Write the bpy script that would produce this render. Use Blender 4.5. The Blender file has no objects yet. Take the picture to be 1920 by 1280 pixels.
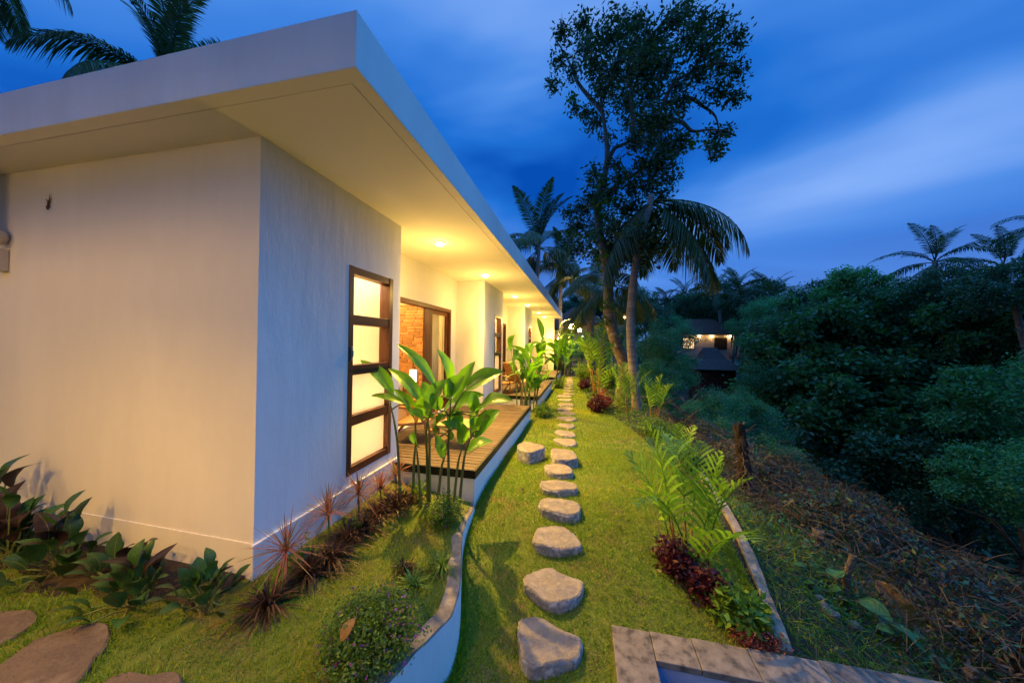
import bpy, math, random
import numpy as np
from mathutils import Vector, Matrix, Euler
random.seed(5); rng = np.random.default_rng(5)
SC = bpy.context.scene; COL = SC.collection
rad = math.radians
# ------------------------------------------------------------------ camera
cam = bpy.data.cameras.new('camera'); cam.sensor_width = 36; cam.lens = 607.6/1920*36
cam.clip_start = .05; cam.clip_end = 600
co = bpy.data.objects.new('camera', cam); COL.objects.link(co); SC.camera = co
_y, _p, _r = rad(12.365), rad(.284), rad(.874)
fw = Vector((-math.sin(_y)*math.cos(_p), math.cos(_y)*math.cos(_p), math.sin(_p)))
rt = fw.cross(Vector((0, 0, 1))).normalized(); up = rt.cross(fw)
rt, up = math.cos(_r)*rt+math.sin(_r)*up, -math.sin(_r)*rt+math.cos(_r)*up
M3 = Matrix((rt, up, -fw)).transposed()
co.matrix_world = Matrix.Translation((0, 0, 1.85)) @ M3.to_4x4()
SC.view_settings.view_transform = 'Standard'; SC.view_settings.look = 'None'
SC.view_settings.exposure = 0.0; SC.view_settings.gamma = 1.0
SC.cycles.use_denoising = True
SC.cycles.max_bounces = 8; SC.cycles.diffuse_bounces = 4; SC.cycles.transparent_max_bounces = 12
SC.cycles.sample_clamp_indirect = 6; SC.cycles.caustics_reflective = False; SC.cycles.caustics_refractive = False
# ------------------------------------------------------------------ dusk sky with drifting cloud
wd = bpy.data.worlds.new('World'); SC.world = wd; wd.use_nodes = True
nt = wd.node_tree; N = nt.nodes; N.clear()
def nn(tree, t, **k):
    n = tree.nodes.new(t)
    for a, b in k.items():
        if a.startswith('i_'): n.inputs[a[2:].replace('_', ' ')].default_value = b
        else: setattr(n, a, b)
    return n
def ramp(tree, stops, interp='LINEAR'):
    n = tree.nodes.new('ShaderNodeValToRGB'); e = n.color_ramp; e.interpolation = interp
    while len(e.elements) < len(stops): e.elements.new(.5)
    for q, (p, c) in zip(e.elements, stops): q.position = p; q.color = (*c, 1) if len(c) == 3 else c
    return n
lk = nt.links.new
out = nn(nt, 'ShaderNodeOutputWorld'); bg = nn(nt, 'ShaderNodeBackground'); lk(bg.outputs[0], out.inputs[0])
tc = nn(nt, 'ShaderNodeTexCoord')
sx = nn(nt, 'ShaderNodeSeparateXYZ'); lk(tc.outputs['Generated'], sx.inputs[0])
# cloud plane projection: direction / (z + 0.25)
ad = nn(nt, 'ShaderNodeMath', operation='ADD'); ad.inputs[1].default_value = .22; lk(sx.outputs['Z'], ad.inputs[0])
mx = nn(nt, 'ShaderNodeMath', operation='MAXIMUM'); mx.inputs[1].default_value = .12; lk(ad.outputs[0], mx.inputs[0])
cb = nn(nt, 'ShaderNodeCombineXYZ')
for a in 'XY':
    dv = nn(nt, 'ShaderNodeMath', operation='DIVIDE'); lk(sx.outputs[a], dv.inputs[0]); lk(mx.outputs[0], dv.inputs[1]); lk(dv.outputs[0], cb.inputs[a])
mp = nn(nt, 'ShaderNodeMapping'); mp.inputs['Location'].default_value = (-6.1, 3.3, 9.0); mp.inputs['Rotation'].default_value = (0, 0, rad(25)); mp.inputs['Scale'].default_value = (.55, 1.0, 1)
lk(cb.outputs[0], mp.inputs[0])
nz = nn(nt, 'ShaderNodeTexNoise', i_Scale=1.05, i_Detail=4.0, i_Roughness=.46, i_Distortion=.5); lk(mp.outputs[0], nz.inputs['Vector'])
cr = ramp(nt, [(.34, (.001, .045, .27)), (.46, (.008, .095, .39)), (.58, (.042, .155, .47)), (.76, (.16, .28, .58))]); lk(nz.outputs[0], cr.inputs[0])
# a paler band low down where the cloud thins
hz = nn(nt, 'ShaderNodeMapRange'); lk(sx.outputs['Z'], hz.inputs[0]); hz.inputs[1].default_value = 0; hz.inputs[2].default_value = .38; hz.inputs[3].default_value = .85; hz.inputs[4].default_value = 0
mh = nn(nt, 'ShaderNodeMixRGB'); mh.inputs[2].default_value = (.085, .20, .52, 1); lk(hz.outputs[0], mh.inputs[0]); lk(cr.outputs[0], mh.inputs[1])
lk(mh.outputs[0], bg.inputs[0]); bg.inputs[1].default_value = 1.7
# last light of dusk: one very soft, blue, low-strength sun
sl = bpy.data.lights.new('dusk_sun', 'SUN'); sl.energy = 2.5; sl.angle = rad(115); sl.color = (.06, .38, 1)
so = bpy.data.objects.new('dusk_sun', sl); COL.objects.link(so)
so.rotation_euler = Vector((-.36, -.55, -1)).to_track_quat('-Z', 'Y').to_euler(); so.location = (-15, 5, 25)
# ------------------------------------------------------------------ materials
MATS = {}
def pm(name, c1, c2=None, rough=.6, scale=4., detail=4., bump=.0, bscale=60., attr=None, obj=0., spec=.3, stretch=(1, 1, 1), third=None, metal=0., objcoord=True):
    """principled, colour = noise mix of c1 / c2, optional 'rnd' point attribute and per-object value shift"""
    if name in MATS: return MATS[name]
    m = bpy.data.materials.new(name); m.use_nodes = True; t = m.node_tree; l = t.links.new
    b = t.nodes['Principled BSDF']; b.inputs['Roughness'].default_value = rough; b.inputs['Specular IOR Level'].default_value = spec; b.inputs['Metallic'].default_value = metal
    c2 = c2 or tuple(v*.75 for v in c1)
    cd = nn(t, 'ShaderNodeTexCoord'); mpn = nn(t, 'ShaderNodeMapping'); mpn.inputs['Scale'].default_value = stretch
    l(cd.outputs['Object'], mpn.inputs[0])
    n1 = nn(t, 'ShaderNodeTexNoise', i_Scale=scale, i_Detail=detail, i_Roughness=.6); l(mpn.outputs[0], n1.inputs['Vector'])
    st = [(.36, c1), (.64, c2)] if third is None else [(.34, c1), (.52, c2), (.66, third)]
    r = ramp(t, st); l(n1.outputs[0], r.inputs[0]); col = r.outputs[0]
    if attr:
        at = nn(t, 'ShaderNodeAttribute', attribute_name='rnd')
        r2 = ramp(t, attr); l(at.outputs['Fac'], r2.inputs[0])
        mm = nn(t, 'ShaderNodeMixRGB', blend_type='MULTIPLY'); mm.inputs[0].default_value = 1; l(col, mm.inputs[1]); l(r2.outputs[0], mm.inputs[2]); col = mm.outputs[0]
    if obj:
        oi = nn(t, 'ShaderNodeObjectInfo'); mr = nn(t, 'ShaderNodeMapRange'); l(oi.outputs['Random'], mr.inputs[0]); mr.inputs[3].default_value = 1-obj; mr.inputs[4].default_value = 1+obj
        hs = nn(t, 'ShaderNodeHueSaturation'); l(mr.outputs[0], hs.inputs['Value']); l(col, hs.inputs['Color']); col = hs.outputs[0]
    l(col, b.inputs['Base Color'])
    if bump:
        n2 = nn(t, 'ShaderNodeTexNoise', i_Scale=bscale, i_Detail=5.0, i_Roughness=.65); l(mpn.outputs[0], n2.inputs['Vector'])
        bp = nn(t, 'ShaderNodeBump'); bp.inputs['Strength'].default_value = bump; bp.inputs['Distance'].default_value = .02; l(n2.outputs[0], bp.inputs['Height']); l(bp.outputs[0], b.inputs['Normal'])
    MATS[name] = m; return m
def leafm(name, c1, c2, transl=.35, rough=.45, attr=None, obj=.2, scale=6., bump=.0, tcol=None, stretch=(1, 1, 1)):
    if name in MATS: return MATS[name]
    m = pm(name, c1, c2, rough=rough, scale=scale, attr=attr or [(0, (.55, .6, .5)), (1, (1.35, 1.3, 1.2))], obj=obj, spec=.35, bump=bump, bscale=25, stretch=stretch)
    t = m.node_tree; l = t.links.new; b = t.nodes['Principled BSDF']
    src = b.inputs['Base Color'].links[0].from_socket
    tr = nn(t, 'ShaderNodeBsdfTranslucent'); g = nn(t, 'ShaderNodeMixRGB', blend_type='MULTIPLY'); g.inputs[0].default_value = 1; g.inputs[2].default_value = (*(tcol or (1.5, 1.5, .6)), 1); l(src, g.inputs[1]); l(g.outputs[0], tr.inputs[0])
    ms = nn(t, 'ShaderNodeMixShader'); ms.inputs[0].default_value = transl
    l(b.outputs[0], ms.inputs[1]); l(tr.outputs[0], ms.inputs[2]); l(ms.outputs[0], t.nodes['Material Output'].inputs[0]); return m
def emis(name, c, s):
    if name in MATS: return MATS[name]
    m = bpy.data.materials.new(name); m.use_nodes = True; t = m.node_tree
    b = t.nodes['Principled BSDF']; b.inputs['Base Color'].default_value = (*c, 1); b.inputs['Emission Color'].default_value = (*c, 1); b.inputs['Emission Strength'].default_value = s
    MATS[name] = m; return m
WARM = (1., .66, .24)
m_white = pm('white_paint', (.75, .75, .75), (.68, .68, .68), rough=.7, scale=1.3, detail=6, bump=.26, bscale=5, stretch=(1, 1.6, .55), third=(.73, .735, .74))
m_front = pm('front_paint', (.76, .72, .63), (.70, .66, .58), rough=.8, scale=1.1, detail=8, bump=.12, bscale=7, third=(.74, .70, .615), stretch=(1, 1, .4))
m_soff = pm('soffit_paint', (.76, .71, .61), (.72, .67, .58), rough=.8, scale=.7, bump=.03, bscale=40)
m_fascia = pm('fascia_paint', (.70, .69, .68), (.57, .56, .56), rough=.7, scale=1.3, detail=7, bump=.05, bscale=15, stretch=(1, 1, .35))
m_wood = pm('teak', (.16, .055, .018), (.09, .028, .01), rough=.45, scale=6, detail=6, bump=.12, bscale=18, stretch=(1, 1, .12), third=(.20, .075, .025))
m_woodh = pm('teak_rail', (.15, .05, .017), (.085, .027, .01), rough=.45, scale=6, detail=6, bump=.12, bscale=18, stretch=(1, .12, 1))
m_chair = pm('chair_teak', (.42, .20, .07), (.30, .13, .045), rough=.5, scale=8, bump=.06, bscale=30)
m_rattan = pm('woven_cord', (.40, .25, .10), (.24, .13, .05), rough=.7, scale=60, bump=.4, bscale=90)
m_board = pm('deck_board', (.135, .09, .055), (.075, .05, .032), rough=.6, scale=3, detail=7, bump=.22, bscale=22, stretch=(.14, 1.6, 1), obj=.22, third=(.17, .12, .075))
m_trim = pm('dark_trim', (.008, .006, .006), (.013, .010, .009), rough=.5, scale=5)
m_blackm = pm('black_metal', (.02, .02, .02), (.03, .03, .03), rough=.4, scale=9)
m_steel = pm('brushed_steel', (.5, .49, .47), (.4, .4, .4), rough=.3, metal=1.)
m_conc = pm('weathered_concrete', (.31, .265, .20), (.20, .17, .13), rough=.9, scale=7, detail=8, bump=.3, bscale=50, third=(.12, .11, .095))
m_stone = pm('stone_top', (.25, .21, .165), (.17, .145, .12), rough=.85, scale=6, detail=9, bump=.9, bscale=20, obj=.15, third=(.29, .25, .195))
m_stoneside = pm('stone_side', (.40, .39, .40), (.16, .16, .165), rough=.9, scale=9, detail=8, bump=.6, bscale=16, stretch=(1, 1, 1.2), third=(.48, .47, .48))  # paler and bluer than the top: blue shade put into the side colour
m_flag = pm('flagstone', (.15, .108, .075), (.11, .08, .055), rough=.85, scale=5, detail=9, bump=1.0, bscale=22, third=(.19, .145, .105))
m_tile = pm('coping_stone', (.20, .165, .13), (.14, .115, .09), rough=.6, scale=11, detail=9, bump=.2, bscale=40, obj=.25, third=(.045, .038, .03))
m_soil = pm('soil', (.035, .024, .016), (.06, .042, .026), rough=.95, scale=14, bump=.8, bscale=40)
m_ground = pm('jungle_floor', (.03, .03, .016), (.05, .038, .022), rough=.95, scale=3, bump=.7, bscale=8)
m_lawn = pm('turf', (.10, .15, .015), (.13, .15, .022), rough=.95, scale=3, bump=.6, bscale=90, third=(.14, .11, .035))
GA = [(0, (.45, .6, .35)), (.5, (1, 1, 1)), (.8, (1.5, 1.15, .9)), (1, (2.6, 1.5, 1.2))]
m_grass = leafm('grass_blade', (.135, .27, .012), (.165, .26, .016), transl=.3, rough=.6, attr=GA, obj=0, scale=1.2)
m_heli = leafm('heliconia_leaf', (.13, .32, .02), (.09, .25, .016), transl=.42, rough=.3, scale=9, bump=.15, obj=.22, attr=[(0, (1, 1, 1)), (1, (1, 1, 1))], stretch=(1, 1, 1))
m_helib = leafm('withered_leaf', (.30, .17, .05), (.2, .1, .03), transl=.3, attr=[(0, (1, 1, 1)), (1, (1, 1, 1))])
m_rib = pm('leaf_midrib', (.22, .32, .07), (.18, .28, .05), rough=.4, scale=5)
m_stem = pm('green_stem', (.10, .17, .03), (.14, .12, .04), rough=.5, scale=6, stretch=(1, 1, .4))
m_cal = leafm('calathea_leaf', (.045, .12, .025), (.016, .05, .014), transl=.15, rough=.35, scale=26, attr=[(0, (1, 1, 1)), (1, (1, 1, 1))], obj=.3, bump=.2)
m_calp = leafm('calathea_underside', (.045, .022, .02), (.03, .017, .014), transl=.15, rough=.5, scale=12, attr=[(0, (1, 1, 1)), (1, (1, 1, 1))], obj=.3)
m_drac = leafm('tricolor_blade', (.22, .10, .06), (.34, .14, .09), transl=.3, attr=[(0, (.5, 1.2, .6)), (.4, (1, 1, 1)), (1, (1.4, .9, 1.1))], obj=.1)
m_darkbl = leafm('bronze_blade', (.055, .026, .016), (.085, .045, .025), transl=.2, attr=[(0, (.5, .5, .5)), (.8, (1.1, 1, 1)), (1, (2.4, 2.0, 1.4))], obj=.1)
m_spid = leafm('strap_blade', (.09, .20, .03), (.12, .22, .04), transl=.35, obj=.1)
m_cuph = leafm('bush_leaf', (.11, .21, .028), (.08, .16, .022), transl=.35, obj=.1)
m_flow = leafm('purple_flower', (.34, .08, .36), (.26, .06, .34), transl=.25, tcol=(1, 1, 1), obj=.1)
m_red = leafm('dark_red_leaf', (.075, .012, .018), (.045, .010, .014), transl=.3, tcol=(1.6, .8, .8), obj=.15)
m_pink = leafm('coral_leaf', (.34, .09, .06), (.22, .06, .04), transl=.3, tcol=(1.4, 1, 1), obj=.1)
m_yel = leafm('bright_leaf', (.10, .22, .022), (.16, .25, .03), transl=.4, obj=.1)
m_areca = leafm('areca_leaflet', (.20, .36, .03), (.14, .29, .025), transl=.45, rough=.4, obj=.2)
m_stump = pm('stump_bark', (.035, .025, .018), (.018, .013, .010), rough=.95, scale=8, detail=8, bump=.9, bscale=20, third=(.06, .042, .03), stretch=(1, 1, .3))
m_arst = pm('areca_cane', (.30, .12, .03), (.20, .14, .03), rough=.5, scale=5)
m_palm = leafm('palm_leaflet', (.045, .085, .022), (.032, .065, .02), transl=.3, obj=.25)
m_palmf = leafm('far_palm_leaflet', (.035, .075, .03), (.025, .06, .024), transl=.25, obj=.25)
m_ptrunk = pm('palm_bark', (.26, .23, .20), (.15, .13, .11), rough=.9, scale=4, detail=7, bump=.5, bscale=9, stretch=(.4, .4, 5))
m_bark = pm('tree_bark', (.17, .13, .09), (.09, .07, .05), rough=.9, scale=6, detail=8, bump=.6, bscale=14, third=(.26, .22, .15))
m_tree = leafm('tall_tree_leaf', (.035, .08, .024), (.022, .05, .018), transl=.25, obj=.1)
m_ivy = leafm('climber_leaf', (.06, .15, .02), (.05, .12, .02), transl=.35, obj=.1)
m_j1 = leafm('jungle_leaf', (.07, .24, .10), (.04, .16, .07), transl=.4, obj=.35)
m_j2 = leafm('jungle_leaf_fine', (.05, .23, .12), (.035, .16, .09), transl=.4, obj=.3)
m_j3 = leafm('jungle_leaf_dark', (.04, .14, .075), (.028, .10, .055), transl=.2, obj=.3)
m_dry = leafm('dry_leaf', (.075, .056, .04), (.05, .038, .028), transl=.2, attr=[(0, (.35, .35, .35)), (1, (1.5, 1.4, 1.2))], obj=.1, tcol=(1.2, 1, .8))
m_twig = pm('dry_twig', (.11, .09, .07), (.065, .05, .04), rough=.9, scale=5, attr=[(0, (.3, .3, .3)), (1, (1.5, 1.4, 1.2))])
m_taro = leafm('taro_leaf', (.07, .19, .03), (.05, .15, .025), transl=.35, attr=[(0, (1, 1, 1)), (1, (1, 1, 1))], obj=.25)
m_brick = pm('brick', (.52, .25, .09), (.38, .16, .06), rough=.85, scale=12, bump=.35, bscale=40, obj=.38)
m_mortar = pm('mortar', (.60, .50, .36), (.5, .4, .28), rough=.9, scale=20)
m_linen = pm('white_linen', (.82, .8, .76), (.76, .73, .68), rough=.9, scale=5, bump=.1)
m_curt = pm('cream_curtain', (.62, .54, .36), (.52, .45, .30), rough=.9, scale=3)
m_floor = pm('room_floor', (.30, .22, .14), (.24, .17, .11), rough=.5, scale=4)
m_roof = pm('clay_roof', (.10, .048, .035), (.06, .03, .025), rough=.85, scale=9, detail=6, bump=.5, bscale=20, third=(.13, .07, .05))
m_thatch = pm('shingle_roof', (.045, .043, .045), (.025, .024, .026), rough=.85, scale=9, detail=6, bump=.5, bscale=25, stretch=(1, 1, .3))
m_peach = pm('far_wall', (.5, .42, .36), (.42, .35, .3), rough=.9, scale=2)
m_dwall = pm('dark_timber', (.03, .018, .013), (.02, .012, .01), rough=.8, scale=5)
m_gecko = pm('gecko_skin', (.16, .065, .025), (.09, .04, .015), rough=.6, scale=40)
m_plast = pm('cream_plastic', (.55, .48, .36), (.5, .43, .32), rough=.5)
m_pool = pm('pool_plaster', (.30, .36, .50), (.24, .30, .44), rough=.5, scale=6, bump=.1)
def glass(name, col, a, rough=.03):
    m = bpy.data.materials.new(name); m.use_nodes = True; t = m.node_tree; l = t.links.new
    t.nodes.remove(t.nodes['Principled BSDF'])
    g = nn(t, 'ShaderNodeBsdfGlossy'); g.inputs['Roughness'].default_value = rough
    tr = nn(t, 'ShaderNodeBsdfTransparent'); tr.inputs[0].default_value = (*col, 1)
    lw = nn(t, 'ShaderNodeLayerWeight'); pw_ = nn(t, 'ShaderNodeMath', operation='POWER'); pw_.inputs[1].default_value = 4; l(lw.outputs['Facing'], pw_.inputs[0]); fr = nn(t, 'ShaderNodeMath', operation='MULTIPLY_ADD'); fr.inputs[1].default_value = .35; fr.inputs[2].default_value = .04; l(pw_.outputs[0], fr.inputs[0])
    ms = nn(t, 'ShaderNodeMixShader'); l(fr.outputs[0], ms.inputs[0]); l(tr.outputs[0], ms.inputs[1]); l(g.outputs[0], ms.inputs[2]); l(ms.outputs[0], t.nodes['Material Output'].inputs[0]); return m
m_glass = glass('clear_glass', (.95, .95, .93), 1)
m_frost = bpy.data.materials.new('frosted_glass'); m_frost.use_nodes = True
def _fr():
    t = m_frost.node_tree; l = t.links.new; b = t.nodes['Principled BSDF']; b.inputs['Base Color'].default_value = (.8, .78, .7, 1); b.inputs['Roughness'].default_value = .25
    tr = nn(t, 'ShaderNodeBsdfTranslucent'); tr.inputs[0].default_value = (.92, .9, .84, 1)
    ms = nn(t, 'ShaderNodeMixShader'); ms.inputs[0].default_value = .8; l(b.outputs[0], ms.inputs[1]); l(tr.outputs[0], ms.inputs[2]); l(ms.outputs[0], t.nodes['Material Output'].inputs[0])
_fr()
m_water = bpy.data.materials.new('pool_water'); m_water.use_nodes = True
def _wt():
    t = m_water.node_tree; b = t.nodes['Principled BSDF']; b.inputs['Base Color'].default_value = (.05, .16, .26, 1); b.inputs['Roughness'].default_value = .06; b.inputs['IOR'].default_value = 1.33
    n2 = nn(t, 'ShaderNodeTexNoise', i_Scale=6., i_Detail=2.); bp = nn(t, 'ShaderNodeBump'); bp.inputs['Strength'].default_value = .08; t.links.new(n2.outputs[0], bp.inputs['Height']); t.links.new(bp.outputs[0], b.inputs['Normal'])
_wt()
# ------------------------------------------------------------------ object helpers
def setp(o, label=None, cat=None, group=None, kind=None):
    if label: o['label'] = label
    if cat: o['category'] = cat
    if group: o['group'] = group
    if kind: o['kind'] = kind
    return o
def empty(name, loc=(0, 0, 0), label=None, cat=None, group=None, rz=0.):
    o = bpy.data.objects.new(name, None); COL.objects.link(o); o.location = loc; o.rotation_euler = (0, 0, rz); o.empty_display_size = .1
    return setp(o, label, cat, group)
def make_mesh(name, V, F, mat, smooth=False, rnd=None, mats=None, mi=None):
    V = np.asarray(V, float).reshape(-1, 3); me = bpy.data.meshes.new(name)
    if isinstance(F, np.ndarray):
        k = F.shape[1]; n = len(F); me.vertices.add(len(V)); me.vertices.foreach_set('co', V.astype(np.float32).ravel())
        me.loops.add(n*k); me.loops.foreach_set('vertex_index', F.astype(np.int32).ravel())
        me.polygons.add(n); me.polygons.foreach_set('loop_start', np.arange(0, n*k, k, dtype=np.int32))
        me.update(calc_edges=True)
    else:
        me.from_pydata(V.tolist(), [], [tuple(f) for f in F]); me.update()
    if rnd is not None:
        a = me.attributes.new('rnd', 'FLOAT', 'POINT'); a.data.foreach_set('value', np.asarray(rnd, np.float32))
    for m in (mats or [mat]): me.materials.append(m)
    if mi is not None: me.polygons.foreach_set('material_index', np.asarray(mi, np.int32))
    if smooth: me.polygons.foreach_set('use_smooth', np.ones(len(me.polygons), bool))
    return me
def link(name, me, parent=None, loc=None, mat=None):
    o = bpy.data.objects.new(name, me); COL.objects.link(o)
    if parent: o.parent = parent
    if mat is not None: o.matrix_basis = mat
    elif loc is not None: o.location = loc
    return o
def ploc(p):
    v = Vector((0, 0, 0))
    while p: v += p.location; p = p.parent
    return v
def mk(name, V, F, mat, parent=None, smooth=False, rnd=None, mats=None, mi=None):
    """vertices in world coordinates; the parent chain only translates"""
    V = np.asarray(V, float).reshape(-1, 3)
    if parent: V = V-np.array(ploc(parent))
    return link(name, make_mesh(name, V, F, mat, smooth, rnd, mats, mi), parent)
BF = [(0, 3, 2, 1), (4, 5, 6, 7), (0, 1, 5, 4), (1, 2, 6, 5), (2, 3, 7, 6), (3, 0, 4, 7)]
def bxv(x0, x1, y0, y1, z0, z1):
    return [(x0, y0, z0), (x1, y0, z0), (x1, y1, z0), (x0, y1, z0), (x0, y0, z1), (x1, y0, z1), (x1, y1, z1), (x0, y1, z1)]
def boxes(L):
    V = []; F = []
    for b in L:
        k = len(V); V += bxv(*b); F += [tuple(i+k for i in f) for f in BF]
    return V, F
def box(name, b, mat, parent=None, bev=0.):
    V, F = boxes([b] if not isinstance(b[0], (tuple, list)) else b); o = mk(name, V, F, mat, parent)
    if bev:
        m = o.modifiers.new('bevel', 'BEVEL'); m.width = bev; m.segments = 2; m.limit_method = 'ANGLE'
    return o
def slab(us, vs, holes, t0, t1, fn):
    """wall made of one mesh with rectangular openings; fn(u,v,t)->xyz"""
    nu, nv = len(us)-1, len(vs)-1; solid = [[(i, j) not in holes for j in range(nv)] for i in range(nu)]
    idx = {}; V = []
    def g(i, j, t):
        if (i, j, t) not in idx: idx[(i, j, t)] = len(V); V.append(fn(us[i], vs[j], (t0, t1)[t]))
        return idx[(i, j, t)]
    F = []
    for i in range(nu):
        for j in range(nv):
            if not solid[i][j]: continue
            F.append((g(i, j, 0), g(i+1, j, 0), g(i+1, j+1, 0), g(i, j+1, 0))); F.append((g(i, j, 1), g(i, j+1, 1), g(i+1, j+1, 1), g(i+1, j, 1)))
            for di, dj, a, b in ((-1, 0, (i, j), (i, j+1)), (1, 0, (i+1, j), (i+1, j+1)), (0, -1, (i, j), (i+1, j)), (0, 1, (i, j+1), (i+1, j+1))):
                ii, jj = i+di, j+dj
                if not (0 <= ii < nu and 0 <= jj < nv and solid[ii][jj]): F.append((g(*a, 0), g(*b, 0), g(*b, 1), g(*a, 1)))
    return V, F
def tube(P, R, n=8, cap=True):
    P = np.asarray(P, float); R = np.broadcast_to(np.asarray(R, float), (len(P),)); V = []; F = []
    T = np.gradient(P, axis=0); T /= np.linalg.norm(T, axis=1)[:, None]+1e-9
    a = np.array([1., 0, 0]) if abs(T[0][0]) < .8 else np.array([0, 1., 0])
    for i in range(len(P)):
        a = a-T[i]*(a@T[i]); a /= np.linalg.norm(a); b = np.cross(T[i], a)
        for k in range(n):
            w = 2*math.pi*k/n; V.append(P[i]+R[i]*(math.cos(w)*a+math.sin(w)*b))
    for i in range(len(P)-1):
        for k in range(n): F.append((i*n+k, i*n+(k+1) % n, (i+1)*n+(k+1) % n, (i+1)*n+k))
    if cap: F.append(tuple(range(n))[::-1]); F.append(tuple((len(P)-1)*n+k for k in range(n)))
    return V, F
def smooth_path(P, m=6):
    P = np.asarray(P, float); Q = np.vstack([2*P[0]-P[1], P, 2*P[-1]-P[-2]]); out = []
    for i in range(1, len(Q)-2):
        for s in range(m):
            t = s/m; p0, p1, p2, p3 = Q[i-1], Q[i], Q[i+1], Q[i+2]
            out.append(.5*((2*p1)+(-p0+p2)*t+(2*p0-5*p1+4*p2-p3)*t*t+(-p0+3*p1-3*p2+p3)*t**3))
    out.append(P[-1]); return np.array(out)
def merge(*parts):
    V = []; F = []
    for v, f in parts:
        k = len(V); V += [tuple(q) for q in v]; F += [tuple(i+k for i in g) for g in f]
    return V, F
def ball(c, r, n=12, m=8, sq=(1, 1, 1)):
    V = [(c[0], c[1], c[2]-r*sq[2])]; F = []
    for j in range(1, m):
        p = -math.pi/2+math.pi*j/m
        for i in range(n): w = 2*math.pi*i/n; V.append((c[0]+r*sq[0]*math.cos(p)*math.cos(w), c[1]+r*sq[1]*math.cos(p)*math.sin(w), c[2]+r*sq[2]*math.sin(p)))
    V.append((c[0], c[1], c[2]+r*sq[2]))
    for i in range(n):
        F.append((0, 1+(i+1) % n, 1+i)); F.append((len(V)-1, 1+(m-2)*n+i, 1+(m-2)*n+(i+1) % n))
        for j in range(m-2): F.append((1+j*n+i, 1+j*n+(i+1) % n, 1+(j+1)*n+(i+1) % n, 1+(j+1)*n+i))
    return V, F
# ------------------------------------------------------------------ ground shape
def sm(t): t = np.clip(t, 0, 1); return t*t*(3-2*t)
def lawn_z(y): return -.42*sm((4.2-np.asarray(y, float))/2.3)
def edge_x(y): y = np.asarray(y, float); return 1.15+.11*np.clip(y, 0, 5)+.02*np.clip(y-5, 0, 10)
def planter_z(x, y): return np.clip(.15-.15*(np.asarray(x, float)+2.2)/1.05, -.02, .15)
def ground_z(x, y):
    x = np.asarray(x, float); y = np.asarray(y, float); d = np.clip(x-edge_x(y)-.04, 0, None)
    D = 8.0-4.5*sm((y-14)/24)
    z = lawn_z(y)-.012-np.minimum(.42*d, D)-np.clip(D-.42*4.0, 0, 9)*sm((d-3.3)/3.2)*.92
    z = np.maximum(z, -D)+(D+1.5)*sm((d-11)/22)
    z = z+.10*np.sin(x*2.1+y*1.3)*np.clip(d/2, 0, 1)+.06*np.sin(x*4.3-y*3.7)*np.clip(d/2, 0, 1)
    return z+np.clip(y-45, 0, 100)*.03*sm((y-45)/30)
gx = np.concatenate([np.linspace(-70, -8, 14), np.linspace(-6, -.3, 10), np.linspace(0, 1.05, 8), np.linspace(1.2, 9, 53), np.linspace(9.5, 20, 22), np.linspace(22, 110, 26)])
gy = np.concatenate([np.linspace(-40, -2, 10), np.linspace(-1, 12, 66), np.linspace(12.5, 40, 40), np.linspace(43, 190, 30)])
GX, GY = np.meshgrid(gx, gy); GZ = ground_z(GX, GY); GZ = np.where((GX > .28) & (GX < 3.2) & (GY < 2.42), -2.2, GZ)
nxg, nyg = len(gx), len(gy)
gi = (np.arange(nyg-1)[:, None]*nxg+np.arange(nxg-1)[None]).ravel()
setp(mk('ground', np.stack([GX, GY, GZ], -1).reshape(-1, 3), np.stack([gi, gi+1, gi+nxg+1, gi+nxg], 1), m_ground, smooth=True), kind='structure')
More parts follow.
